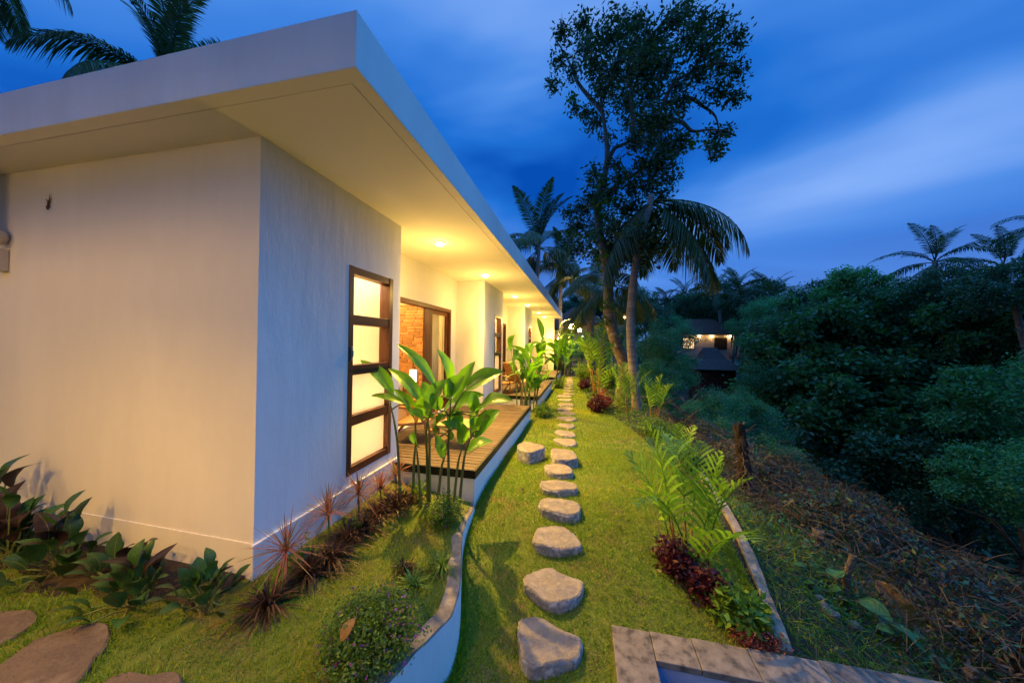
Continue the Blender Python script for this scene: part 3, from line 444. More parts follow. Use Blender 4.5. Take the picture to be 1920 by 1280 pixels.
# assumed villa added out of view to light the front wall and block sky
v2 = empty('assumed_villa', (-2.2, -2.4, -.4), 'assumed unseen white villa, added to carry lights for the front wall', 'villa')
box('wall', (-9, -2.27, -8, -2.2, -.5, CZ+.05), m_front, v2); box('roof', (-10, XF, -8.6, -.08, CZ+.02, 3.6), m_fascia, v2)
for x in (-5.3, -2.9):  # assumed lamps out of view, added to warm the front wall
    e = downlight(-1.25, d0, x, 118.0, 0., 174, (1.0, 0.53, 0.08), .5, .25); e['label'] = 'assumed unseen downlight under the added villa eave, lighting the front wall'; e['group'] = 'added downlights of the assumed villa'
    e.location.z = CZ+.02
for x in (-3.1, -1.7):  # extra lamps out of view, added to brighten the raised lawn
    e = downlight(-.38, d0, x, 360.0, -6., 128, (1.0, 0.53, 0.08), .2, 1.); e['label'] = 'added unseen downlight brightening the raised lawn from the assumed villa eave'; e['group'] = 'added downlights of the assumed villa'; e.location.z = CZ+.02
# gecko on the front wall
gv = [];
G = (-4.52, 1.868, 3.0)
body = tube(smooth_path([(0, 0, -.075), (.004, 0, -.055), (.012, 0, -.03), (.02, 0, 0), (.034, 0, .02), (.032, 0, .05), (.04, 0, .085)], 4), np.interp(np.linspace(0, 1, 25), [0, .1, .22, .3, .5, .62, .75, 1], [.005, .011, .010, .008, .012, .009, .005, .001]), 8)
legs = [tube([(.01+.016*(1 if s > 0 else 0), -.004, z), (.016+s*.026, -.006, z+dz), (.016+s*.034, .004, z+dz*2)], [.004, .003, .003], 6) for z, s, dz in ((-.035, -1, -.01), (-.035, 1, -.008), (.01, -1, .012), (.012, 1, .012))]
V, F = merge(body, *legs); V = [(G[0]+p[0]*.8, G[1]-.009+p[1]*.7, G[2]+p[2]*.85) for p in V]
setp(mk('gecko', V, F, m_gecko, smooth=True), 'small brown gecko clinging head down to the front wall', 'gecko')
# added dark pipe giving the shadow at this wall end, with cap and box
cdn = empty('shadow_pipe', (-5.1, 1.80, 2.35), 'added dark pipe for the wall shadow, with cream rounded elbow and bracket', 'pipe')
V, F = merge(tube(smooth_path([(-5.13, 1.72, 3.30), (-5.13, 1.72, 2.95), (-5.13, 1.74, 2.80), (-5.10, 1.80, 2.72)], 4), .06, 14)); mk('pipe', V, F, m_dwall, cdn, True)
mk('elbow', *ball((-5.06, 1.80, 2.72), .075, 14, 8), m_plast, cdn, True)
box('bracket', (-5.13, -5.03, 1.80, 1.867, 2.42, 2.62), m_plast, cdn, .008)
# ------------------------------------------------------------------ decks
def deck(k):
    y0, y1 = 3.58+PITCH*k, 7.68+PITCH*k
    if k == 2: y1 = 18.3
    d = empty('timber_deck', (XF, y0, 0), ('timber porch deck in front of the open bedroom door', 'timber porch deck carrying the chairs and small table', 'timber porch deck at the far end of the villa')[k], 'deck', 'timber porch decks')
    yn = Y0[k+1] if k < 2 else YE
    mk('base_wall', *boxes([(XB-.01, XF-.012, y0+.012, y1-.002, -.30, .275)]), m_white, d)
    L = [(XW-.01 if 0 else XW+.002, XF, y0, y0+.03, .272, .366), (XF-.03, XF, y0+.03, y1, .272, .366)]
    mk('edge_trim', *boxes(L), m_trim, d)
    y = y0+.034; bm1 = {}
    while y < y1-.05:
        x0 = XB+.004 if (y > Y1[k]+.0 and y+.096 < yn) else XW+.03
        key = round(x0, 3)
        if key not in bm1:
            Vb, Fb = boxes([(x0-XF, -.034, 0, .086, .276, .360)]); bm1[key] = make_mesh('board', Vb, Fb, m_board)
        o = link('board', bm1[key], d, (random.uniform(-.002, .002), y-y0, random.uniform(-.0015, .0015))); y += .0985
for k in range(3): deck(k)
# ------------------------------------------------------------------ stones
def stone(name, pts, zt, zb, mtop, mside, label, cat, group, bev=.012, rough=.006):
    P = np.array(pts, float)
    A = .5*np.sum(P[:, 0]*np.roll(P[:, 1], -1)-np.roll(P[:, 0], -1)*P[:, 1])
    if A < 0: P = P[::-1]
    P = np.vstack([smooth_path(np.vstack([P, P[:1]]), 3)[:-1]]); n = len(P); c = P.mean(0)
    V = []; F = []; mi = []; tx, ty = random.uniform(-.03, .03), random.uniform(-.03, .05)
    rings = [(1.03, zb), (1.03, (zb+zt)/2), (1.012, zt-bev*3), (.985, zt-bev), (.93, zt)] + [(s, zt) for s in (.75, .5, .25)]
    jit = rng.normal(0, 1, (len(rings), n)); jit = (jit+np.roll(jit, 1, 1)+np.roll(jit, -1, 1))/1.7
    for j, (s, z) in enumerate(rings):
        for i in range(n):
            p = c+(P[i]-c)*s*(1+(.012*jit[j, i] if j < 4 else .006*jit[j, i])); V.append((p[0], p[1], z+(rough*(1.2*math.sin(p[0]*23+p[1]*11)+.9*math.sin(p[1]*31-p[0]*9+1)+.5*math.sin(p[0]*57+p[1]*43)) if j > 1 else 0)+tx*(p[0]-c[0])+ty*(p[1]-c[1])))
    for j in range(len(rings)-1):
        for i in range(n): F.append((j*n+i, j*n+(i+1) % n, (j+1)*n+(i+1) % n, (j+1)*n+i)); mi.append(1 if j < 3 else 0)
    V.append((c[0], c[1], zt)); k = len(V)-1
    for i in range(n): F.append(((len(rings)-1)*n+i, (len(rings)-1)*n+(i+1) % n, k)); mi.append(0)
    V = np.array(V)-np.array([c[0], c[1], zb])
    o = link(name, make_mesh(name, V, F, None, False, None, [mtop, mside], mi), None, (c[0], c[1], zb))
    return setp(o, label, cat, group)
ORD = 'second third fourth fifth sixth seventh eighth ninth tenth eleventh twelfth thirteenth fourteenth fifteenth sixteenth seventeenth eighteenth nineteenth twentieth twenty-first twenty-second twenty-third twenty-fourth twenty-fifth twenty-sixth'.split()
for i, (zt, h, pts) in enumerate(STONES):
    if i == 7: lab = 'tall stone step block beside the first timber deck'; grp = None
    elif i == 0: lab = 'rounded triangular stepping stone, one half lying in shadow'; grp = None
    elif i == 1: lab = 'cracked oval stepping stone with a stepped top'; grp = None
    elif i == 2: lab = 'smooth oval stepping stone with a pale chipped spot'; grp = None
    else: lab = '%s stepping stone of the lawn path, counted from the pool end' % ORD[i-1 if i < 7 else i-2]; grp = 'stepping stones along the lawn'
    stone('stepping_stone', pts, zt, zt-h-.12, m_stone, m_stoneside, lab, 'stone', grp, bev=.008 if i < 8 else .006, rough=.004 if i < 8 else .003)
for i, pts in enumerate(FLAGS):
    stone('flagstone', pts, .172, .06, m_flag, m_flag, ('large brown flagstone with a ragged edge set in the raised lawn', 'smaller dim flagstone at the foot of the front wall planting', 'pale notched flagstone at the brighter part of the raised lawn')[i], 'flagstone', None, .008, .0015)
# pool coping and pool
def tilebox(par, b, name='tile'):
    o = box(name, b, m_tile, par, .006); return o
CZP = -.285
cop = empty('pool_coping', (.24, 2.59, CZP), 'stained grey stone coping around the corner of the pool', 'coping')
xs = [.24, .515, .80, 1.16, 1.60, 2.02, 2.46, 2.9, 3.34]
for i in range(len(xs)-1): tilebox(cop, (xs[i]+.002, xs[i+1]-.002, 2.375 if i else 1.995, 2.60+.010*i, CZP-.045, CZP-.001*(i % 2)))
for j in range(3): tilebox(cop, (.24, .513, 1.995-.4*(j+1)+.002, 1.995-.4*j-.002, CZP-.045, CZP))
pb = mk('pool_basin', *boxes([(.27, .505, .6, 2.38, -1.6, CZP-.046), (.506, 3.34, 2.385, 2.585, -2.6, CZP-.046), (.506, 3.34, .6, 2.384, -1.7, -1.5)]), m_pool)
setp(pb, 'pale blue plastered pool basin under the stone coping', 'pool')
setp(mk('water', [(.506, .7, -.44), (3.3, .7, -.44), (3.3, 2.384, -.44), (.506, 2.384, -.44)], [(0, 1, 2, 3)], m_water), kind='structure')
# concrete kerb along the slope
kp = [(1.43, 2.66), (1.54, 3.43), (1.64, 4.6), (1.67, 4.95), (1.68, 5.8), (1.66, 6.6)]
kv = []; kf = []
kp = smooth_path(kp, 5)
for i, (x, y) in enumerate(kp):
    z = max(float(lawn_z(y))+.03, -.33); w = .04+.006*math.sin(i*1.7)
    kv += [(x-w, y, z-.3), (x-w, y, z+.004*math.sin(i*2.3)), (x+w, y, z+.004*math.sin(i*1.3)), (x+w, y, z-.6)]
for i in range(len(kp)-1):
    for k in range(3): kf.append((i*4+k, (i+1)*4+k, (i+1)*4+k+1, i*4+k+1))
kf += [(0, 1, 2, 3)]
setp(mk('concrete_kerb', kv, kf, m_conc), 'narrow bare concrete kerb at the top of the overgrown slope', 'kerb')
# ------------------------------------------------------------------ vegetation helpers
def unit(a): return a/(np.linalg.norm(a, axis=-1, keepdims=True)+1e-9)
def leaf_cloud(C, L, ratio=.42, upb=.6, droop=.25, g=None):
    g = g or rng; n = len(C); L = np.broadcast_to(L, (n,))[:, None]
    a = unit(g.normal(0, 1, (n, 3))*[1, 1, .7]+[0, 0, -droop]); nr = unit(g.normal(0, 1, (n, 3))+[0, 0, upb*2])
    s = unit(np.cross(a, nr)); nr = np.cross(s, a)
    mid = C+a*L*.5+nr*L*.06
    V = np.stack([C, mid+s*L*ratio*.5-nr*L*.10, C+a*L-nr*L*.08, mid-s*L*ratio*.5-nr*L*.10], 1).reshape(-1, 3)
    i = np.arange(n)[:, None]*4
    return V, np.concatenate([i+[0, 1, 2], i+[0, 2, 3]], 0), np.repeat(g.random(n), 4)
def blades(B, Dn, L, W, droop, nseg=4, sidev=None, prof=None):
    B = np.asarray(B, float); n = len(B); Dn = unit(np.asarray(Dn, float)); L = np.broadcast_to(L, (n,)); W = np.broadcast_to(W, (n,)); droop = np.broadcast_to(droop, (n,))
    s = unit(np.cross(Dn, [0, 0, 1.])) if sidev is None else sidev
    rows = []
    for j in range(nseg+1):
        t = j/nseg; c = B+Dn*(L*t)[:, None]+np.array([0, 0, -1.])*(droop*L*t*t)[:, None]
        w = (prof(t) if prof else (1-t*t*.9)*(.55+.9*min(t, .5)))
        if j < nseg: rows += [c+s*(W*.5*w)[:, None], c-s*(W*.5*w)[:, None]]
        else: rows.append(c)
    k = len(rows); V = np.stack(rows, 1).reshape(-1, 3); T = []
    for j in range(nseg-1): T += [(2*j, 2*j+1, 2*j+3), (2*j, 2*j+3, 2*j+2)]
    j = nseg-1; T.append((2*j, 2*j+1, 2*j+2)); T = np.array(T)
    return V, (np.arange(n)[:, None, None]*k+T[None]).reshape(-1, 3), np.repeat(rng.random(n), k)
def tri(VF):
    V, F = VF; T = []
    for f in F:
        for i in range(1, len(f)-1): T.append((f[0], f[i], f[i+1]))
    return np.array(V, float), np.array(T), np.full(len(V), .5)
def cat_t(L):
    Vs, Fs, Rs = [], [], []; k = 0
    for V, F, R in L: Vs.append(V); Fs.append(F+k); Rs.append(R); k += len(V)
    return np.vstack(Vs), np.vstack(Fs), np.concatenate(Rs)
def blade_leaf(base, tip, width, nhint, fold=.25, bow=.12, n=10, peak=.5, wav=.02, curl=0., rib=0.):
    """a broad leaf: two halves meeting in a sunken midrib"""
    base = np.array(base, float); tip = np.array(tip, float); ax = tip-base; L = np.linalg.norm(ax); a = ax/L
    nh = np.array(nhint, float); nr = nh-a*(nh@a); nr /= np.linalg.norm(nr)+1e-9; s = np.cross(a, nr); V = []; F = []
    ph = random.uniform(0, 6)
    for j in range(n+1):
        t = j/n; c = base+ax*t+nr*(bow*L*math.sin(math.pi*t)-curl*L*t**3)
        e = math.log(.5)/math.log(peak); w = width*.5*max(math.sin(math.pi*t**e), 0)**.75+.002
        for q in (-1, -.55, 0, .55, 1):
            u = abs(q); V.append(c+s*q*w*(1-.08*fold)+nr*(fold*w*u**1.3+wav*L*.5*math.sin(t*17+ph+q*2)*u))
    for j in range(n):
        for q in range(4): k = j*5+q; F.append((k, k+1, k+6, k+5))
    if rib:
        k0 = len(V)
        for j in range(n+1):
            c = V[j*5+2]+nr*rib*.5; w = rib*(1-.75*j/n); V += [c-s*w, c+nr*rib*.4, c+s*w]
        for j in range(n): k = k0+j*3; F += [(k, k+1, k+4, k+3), (k+1, k+2, k+5, k+4)]
    return V, F
def crown_cloud(C, R, count, L, ratio=.45, shell=.35, g=None):
    """leaf positions in overlapping clumps: C (k,3) centres, R (k,) radii"""
    g = g or rng; C = np.asarray(C, float); R = np.asarray(R, float); p = R**2/np.sum(R**2); idx = g.choice(len(C), count, p=p)
    d = unit(g.normal(0, 1, (count, 3))); r = (g.random(count)**shell)[:, None]
    r = r*(1+.25*g.normal(0, 1, (count, 1)))
    return leaf_cloud(C[idx]+d*r*R[idx][:, None]*[1, 1, .85], L*(.6+.8*g.random(count)), ratio, g=g)
def frond(L, a0, bend, npair, ll, lw, vee=.35, fall=.5, seg=14, r=.018, flat=.0, mat=None, fwx=0.):
    """rachis leaves the origin in +X at elevation a0 and bends down; leaflets on both sides"""
    p = np.zeros(3); P = [p.copy()]; el = a0
    for i in range(seg):
        el = a0-bend*((i+.5)/seg)**1.4; p = p+np.array([math.cos(el), 0, math.sin(el)])*L/seg; P.append(p.copy())
    P = np.array(P); T = unit(np.gradient(P, axis=0)); tt = np.linspace(0, 1, seg+1)
    u = np.linspace(.16, .995, npair); B = np.stack([np.interp(u, tt, P[:, k]) for k in range(3)], 1); Tu = np.stack([np.interp(u, tt, T[:, k]) for k in range(3)], 1)
    sets = [tri(tube(P, np.linspace(r, r*.25, seg+1), 5))]
    N_ = np.cross(Tu, [0, 1., 0]); N_ = -N_
    for sgn in (-1, 1):
        fwd = (.45+fwx+.55*u)[:, None]; jit = rng.normal(0, .07, (npair, 3))
        N2 = unit(np.cross(np.array([0, 1., 0]), Tu))*-1
        N2 = np.where(N2[:, 2:3] < 0, -N2, N2)
        d = unit(np.array([0, sgn, 0.])[None]*1.0+Tu*fwd+N2*vee+jit)
        len_ = ll*np.clip(np.sin(np.pi*(.12+.84*u)), .15, 1)*rng.uniform(.85, 1.1, npair)
        sv = unit(np.cross(d, N2)+rng.normal(0, .15, (npair, 3)))
        sets.append(blades(B, d, len_, lw, fall*rng.uniform(.7, 1.3, npair), 4, sv, prof=lambda t: .35+1.3*t if t < .5 else 1.0*(1-(t-.5)*1.9)))
    V, F, R = cat_t(sets); return make_mesh('frond', V, F, mat, False, R)
def euler_m(loc, rz, ry=0., rx=0., s=1.): return Matrix.Translation(loc) @ Euler((rx, ry, rz)).to_matrix().to_4x4() @ Matrix.Scale(s, 4)
def palm(trunk, r0, r1, fronds, n, s, label, group=None, name='coconut_palm', spread=0., rzs=None, mtr=None):
    P = smooth_path(trunk, 5); e = empty(name, P[0], label, 'palm', group)
    n_ = len(P); R = np.interp(np.linspace(0, 1, n_), [0, .06, .15, 1], [r0*1.5, r0*1.12, r0, r1]); R = R*(1+.03*np.sin(np.arange(n_)*2.4))
    mk('trunk', *tube(P, R, 10), mtr or m_ptrunk, e, True)
    top = Vector(P[-1])-Vector(P[0])
    for i in range(n):
        k = i % len(fronds); rz = i*2.39996+random.uniform(-.25, .25)+spread
        if rzs: rz, k = rzs[i]
        link('frond', fronds[k], e, mat=euler_m(top+Vector((0, 0, -.06*k*s)), rz, random.uniform(-.1, .1), random.uniform(-.25, .25), s*random.uniform(.88, 1.1)))
    return e
# ------------------------------------------------------------------ grass
def inpoly(x, y, P):
    P = np.asarray(P); c = np.zeros(len(x), bool); j = len(P)-1
    for i in range(len(P)):
        a, b = P[i], P[j]
        hit = ((a[1] > y) != (b[1] > y)) & (x < (b[0]-a[0])*(y-a[1])/(b[1]-a[1]+1e-12)+a[0]); c ^= hit; j = i
    return c
def patch(x, y): return .5+.25*np.sin(x*3.1+1.7*np.sin(y*2.3))+.25*np.sin(y*3.7+1.3*np.sin(x*4.1+.5))
def turf(name, x, y, z, hgt, wid):
    n = len(x); p = patch(x, y); L = hgt*(.6+.8*rng.random(n))*(.7+.6*p)
    d = np.stack([rng.normal(0, .55, n), rng.normal(0, .55, n), np.ones(n)], 1)
    V, F, _ = blades(np.stack([x, y, z], 1), d, L, wid*(.7+.6*rng.random(n)), .35*rng.random(n), 2, unit(np.stack([rng.normal(0, 1, n), rng.normal(0, 1, n), np.zeros(n)], 1)))
    rn = np.clip(.45+.30*(p-.5)+rng.normal(0, .14, n)+np.where(rng.random(n) < .10, .35, 0), 0, 1)
    dry = patch(x*.6+3.1, y*.7-1.2)+rng.normal(0, .07, n) > .80
    rn = np.where(dry, np.clip(rn+.32, 0, 1), rn)
    return setp(mk(name, V, F, m_grass, None, False, np.repeat(rn, 5)), kind='stuff')
def pts(n, x0, x1, y0, y1): return rng.uniform(x0, x1, n), rng.uniform(y0, y1, n)
x, y = pts(120000, -1.2, 1.5, 1.2, 6.0)
ok = (x < lawn_right(y)) & (x > np.where(y < 3.56, curb_x(y)+.005, -1.185)) & ~((x > .23) & (y < 2.585))
for zt, h, P in STONES: ok &= ~inpoly(x, y, P)
x, y = x[ok], y[ok]; turf('grass', x, y, lawn_z(y), .034, .0055)
x, y = pts(75000, -1.2, 1.5, 6.0, 18.4)
ok = (x < lawn_right(y)) & (x > -1.185)
for zt, h, P in STONES: ok &= ~inpoly(x, y, P)
x, y = x[ok], y[ok]; turf('grass', x, y, lawn_z(y), .04, .011)
x, y = pts(95000, -5.6, -.8, .7, 3.56)
ok = (x < curb_x(y)-.115) & ~((x < -2.3) & (y > np.interp(x, bxs, bed_y)+rng.normal(0, .05, len(x)))) & ((x < -2.3) | (x > XW+.03)) & ~((x < -2.24) & (y > 1.84)) & (x > -1.0-3.2*y)
ok &= ~((x < XW+.45) & (y > 1.95) & (rng.random(len(x)) < .75)) & ~((y > 3.15) & (rng.random(len(x)) < .8))
for P in FLAGS: ok &= ~inpoly(x, y, P)
x, y = x[ok], y[ok]; turf('grass', x, y, planter_z(x, y), .042, .0048)
# longer tufts where the mower cannot reach: round the stones, along walls and kerb
tx_, ty_, tz_ = [], [], []
def ring_pts(P, per, zf, off=.018):
    P = np.array(P); Q = np.roll(P, -1, 0); cc = P.mean(0)
    for a, b in zip(P, Q):
        n = max(int(np.hypot(*(b-a))*per), 1); t = rng.random((n, 1)); q = a+(b-a)*t; q = cc+(q-cc)*(1+off/np.hypot(*(q-cc).T)[:, None]*rng.uniform(.2, 1.8, (n, 1))); q += rng.normal(0, .006, q.shape)
        tx_.extend(q[:, 0]); ty_.extend(q[:, 1]); tz_.extend(zf(q[:, 0], q[:, 1]))
for zt, h, P in STONES: ring_pts(P, 130 if zt < 0 else 60, lambda x, y: lawn_z(y))
for P in FLAGS: ring_pts(P, 260, lambda x, y: planter_z(x, y), .012)
n = 3000; y = rng.uniform(1.3, 3.5, n); x = curb_x(y)+.012+np.abs(rng.normal(0, .02, n)); tx_.extend(x); ty_.extend(y); tz_.extend(lawn_z(y))
n = 3000; y = rng.uniform(3.6, 7.6, n); x = np.full(n, -1.185)+np.abs(rng.normal(0, .02, n)); tx_.extend(x); ty_.extend(y); tz_.extend(lawn_z(y))
n = 5000; y = rng.uniform(2.62, 6, n); x = lawn_right(y)-np.abs(rng.normal(0, .05, n)); tx_.extend(x); ty_.extend(y); tz_.extend(lawn_z(y))
tx_, ty_, tz_ = map(np.array, (tx_, ty_, tz_)); turf('grass', tx_, ty_, tz_, .062, .005)
n = 260; cxs, cys = pts(n, -1.1, 1.4, 1.3, 7); ok = (cxs < lawn_right(cys)) & (cxs > np.where(cys < 3.56, curb_x(cys)+.02, -1.17)) & ~((cxs > .23) & (cys < 2.6))
for zt, h, P in STONES: ok &= ~inpoly(cxs, cys, P)
cxs, cys = np.repeat(cxs[ok], 14), np.repeat(cys[ok], 14); cxs = cxs+rng.normal(0, .02, len(cxs)); cys = cys+rng.normal(0, .02, len(cys)); turf('grass', cxs, cys, lawn_z(cys), .055, .006)
# fallen leaves on the lawn
lv = make_mesh('fallen_leaf', *blade_leaf((0, 0, 0), (.06, 0, 0), .03, (0, 0, 1), .3, .1, 4), m_dry, False)
for (a, b) in ((.35, 6.6), (.55, 4.35), (.42, 3.55), (-.75, 4.0), (.75, 3.2), (.1, 7.5), (-.85, 6.3), (.72, 5.1)):
    o = link('fallen_leaf', lv, None, mat=euler_m((a, b, float(lawn_z(b))+.035), random.uniform(0, 6), .2, .2)); setp(o, 'curled dry leaf fallen on the lawn', 'leaf', 'fallen leaves on the lawn')
# ------------------------------------------------------------------ heliconia clumps
def heliconia_traced():
    e = empty('heliconia', HSTEMS[3][0], 'lush heliconia clump with broad glossy leaves before the first deck', 'plant')
    tops = []
    for s in HSTEMS:
        s = [list(p) for p in s]; s[0][2] = min(s[0][2], .02)
        P = smooth_path(s, 5); mk('stalk', *tube(P, np.linspace(.017, .008, len(P)), 7), m_stem, e, True); tops += [P[i] for i in range(len(P)//3, len(P))]
    tops = np.array(tops)
    for b, t, w, dead in HLEAVES:
        b = np.array(b); t = np.array(t); cam_d = unit(np.array([0, 0, 1.85])-b)
        nh = unit(cam_d*.55+np.array([random.uniform(-.5, .5), random.uniform(-.3, .1), .75]))
        LV, LF = blade_leaf(b, t, w*1.2, nh, .32, random.uniform(.05, .16), 14, .5, .012, random.uniform(0, .10), .004)
        o = mk('leaf', LV, LF, None, e, True, None, [m_helib if dead else m_heli, m_rib], [0]*56+[1]*28)
        k = np.argmin(np.sum((tops-b)**2, 1)); q = tops[k]
        if np.linalg.norm(q-b) > .02: mk('petiole', *tube(smooth_path([q, (q+b)/2+np.array([0, 0, .02]), b, b+(t-b)*.3+nh*.015], 4), np.linspace(.009, .004, 13), 6), m_stem, e, True)
    return e
heliconia_traced()
HL = []
for q in range(4): HL.append(make_mesh('leaf', *blade_leaf((0, 0, 0), (1, 0, 0), .27, (0, 0, 1), .3, .1+.05*q, 12, .5, .012, .12*q, .007), None, True, None, [m_heli, m_rib], [0]*48+[1]*24))
def heliconia(x, y, z, stems, hmin, hmax, spread, ll, label, seed):
    g = random.Random(seed); e = empty('heliconia', (x, y, z), label, 'plant', None)
    for i in range(stems):
        a = g.uniform(0, 6.28); r = spread*math.sqrt(g.random()); h = g.uniform(hmin, hmax); b = np.array([x+r*math.cos(a), y+r*math.sin(a), z-.05]); lean = np.array([math.cos(a), math.sin(a), 0])*g.uniform(.05, .25)*h
        P = smooth_path([b, b+lean*.3+[0, 0, h*.5], b+lean+[0, 0, h]], 6); mk('stalk', *tube(P, np.linspace(.02, .009, len(P)), 6), m_stem, e, True)
        for j in range(g.choice((2, 3, 3))):
            q = P[-1-2*j]; az = a+g.uniform(-1.6, 1.6)+j*2.6; el = g.uniform(.35, 1.25)
            L = ll*g.uniform(.7, 1.1)
            link('leaf', g.choice(HL), e, mat=euler_m(Vector(q-np.array([x, y, z])), az, -el, g.uniform(-.5, .5), L))
    return e
heliconia(-1.62, 8.35, .03, 5, .8, 1.9, .22, .75, 'tall thin heliconia between the first and second decks', 3)
heliconia(-1.35, 8.75, .03, 9, .55, 1.25, .3, .75, 'dense leafy heliconia at the near corner of the second deck', 8)
heliconia(-1.25, 13.85, .03, 11, .9, 2.1, .45, 1.0, 'big heliconia clump beyond the second deck', 14)
heliconia(-.95, 19.2, .0, 10, 1.2, 2.6, .6, 1.2, 'broad banana-like heliconia past the end of the roof', 21)
# ------------------------------------------------------------------ calathea along the front wall
CAL = [make_mesh('leaf', *blade_leaf((0, 0, 0), (1, 0, 0), .56, (0, 0, 1), .25, .06+.04*q, 8, .50, .02, .15*q, .012), None, True, None, [m_cal if q < 3 else m_calp, m_stem], [0]*32+[1]*16) for q in range(4)]
def calathea(x, y, n, h, ll, label, seed, tall=0):
    g = random.Random(seed); e = empty('calathea', (x, y, .15), label, 'plant')
    for i in range(n):
        az = g.uniform(0, 6.28); up_ = g.random(); el = .65+.82*up_; L = .85*ll*g.uniform(.7, 1.15); hh = h*(.15+.85*up_)*g.uniform(.6, 1)
        if tall and i < tall: el = g.uniform(1.1, 1.45); hh = h*g.uniform(1.0, 1.35)
        b = Vector((g.uniform(-.05, .05), g.uniform(-.05, .04), 0)); r = .12*(1-up_)+.05
        q = Vector((b.x+math.cos(az)*r, b.y+math.sin(az)*r*(.7 if math.sin(az) > 0 else 1), hh))
        if y+q.y+math.sin(az)*math.cos(el)*L > 1.80: az = -abs(az % 3.14)
        link('leaf', CAL[3 if up_ > .62 and g.random() < .35 else g.randrange(3)], e, mat=euler_m(q, az, -el, g.uniform(-.35, .35), L))
        mk('stem', *tube([np.array((x, y, .15))+np.array(b), np.array((x, y, .15))+np.array((b+q)/2)+[0, 0, .02], np.array((x, y, .15))+np.array(q)], [.006, .005, .004], 5), m_stem, e)
    return e
calathea(LX[5], 1.62, 30, .42, .25, 'large calathea clump with dark purple backed leaves at the left wall', 1, 6)
calathea(LX[0], 1.58, 38, .34, .23, 'broad dark calathea clump with upright brownish leaves by the front wall', 2, 4)
calathea(LX[1], 1.60, 30, .30, .23, 'dark leafy calathea with one long leaf reaching over the wall', 3, 2)
calathea(LX[2]+.02, 1.62, 22, .22, .18, 'small tangled calathea between the larger clumps', 4)
calathea(LX[3], 1.52, 30, .24, .19, 'green ribbed calathea with spreading leaves by the front wall', 5)
calathea(LX[4]-.02, 1.60, 26, .26, .16, 'compact calathea with brown curled leaves at the villa corner', 6)
# ------------------------------------------------------------------ tricolour dracaenas and bronze straps along the side wall
def rosette(name, c, n, L, w, droop, mat, par, elmin=-.2, elmax=1.5, seg=4):
    az = rng.uniform(0, 6.28, n); el = rng.uniform(elmin, elmax, n); d = np.stack([np.cos(az)*np.cos(el), np.sin(az)*np.cos(el), np.sin(el)], 1)
    V, F, R = blades(np.tile(c, (n, 1))+rng.normal(0, .008, (n, 3)), d, L*rng.uniform(.7, 1.1, n), w, droop*rng.uniform(.5, 1.5, n), seg)
    o = mk(name, V, F, mat, par, False, R); o['kind'] = 'stuff'; return o
for i, (x, y, z, L) in enumerate(((-1.98, 1.86, .40, .20), (-2.06, 2.33, .40, .19), (-2.06, 2.70, .40, .19), (-2.03, 3.0, .33, .15), (-2.03, 3.28, .37, .18))):
    L *= 1.35; e = empty('dracaena', (x, y, .1), ('pink tricolour dracaena at the villa corner', 'tricolour dracaena before the blank part of the side wall', 'tricolour dracaena below the tall window', 'small reddish dracaena under the window sill', 'tricolour dracaena beside the first deck')[i], 'plant')
    mk('stem', *tube([(x, y, .05), (x+.01, y, z*.6), (x, y, z)], [.008, .007, .007], 6), m_stem, e)
    rosette('leaves', (x, y, z), 90, L*1.12, .010, .18, m_drac, e, -.5, 1.5)
for i, (x, y) in enumerate(((-1.97, 1.72), (-1.95, 2.02), (-1.93, 2.2), (-1.96, 2.45), (-1.93, 2.62), (-1.95, 2.85), (-1.9, 3.05), (-1.92, 3.25))):
    e = empty('bronze_strap_plant', (x, y, .1), '%s dark bronze strap plant under the side wall, counted from the villa corner' % ('first', 'second', 'third', 'fourth', 'fifth', 'sixth', 'seventh', 'eighth')[i], 'plant', 'bronze strap plants under the side wall')
    rosette('leaves', (x, y, float(planter_z(x, y))-.01), 120, .36, .016, .6, m_darkbl, e, .15, 1.4)
for i, (x, y) in enumerate(((-1.22, 2.22), (-1.10, 2.46), (-1.36, 2.34))):
    e = empty('spider_plant', (x, y, 0), ('striped spider plant between the flowering bushes', 'arching spider plant leaning over the wall top', 'half withered spider plant on the raised lawn')[i], 'plant')
    rosette('leaves', (x, y, .02), 80, .22, .012, .6, m_spid if i < 2 else m_darkbl, e, .2, 1.45)
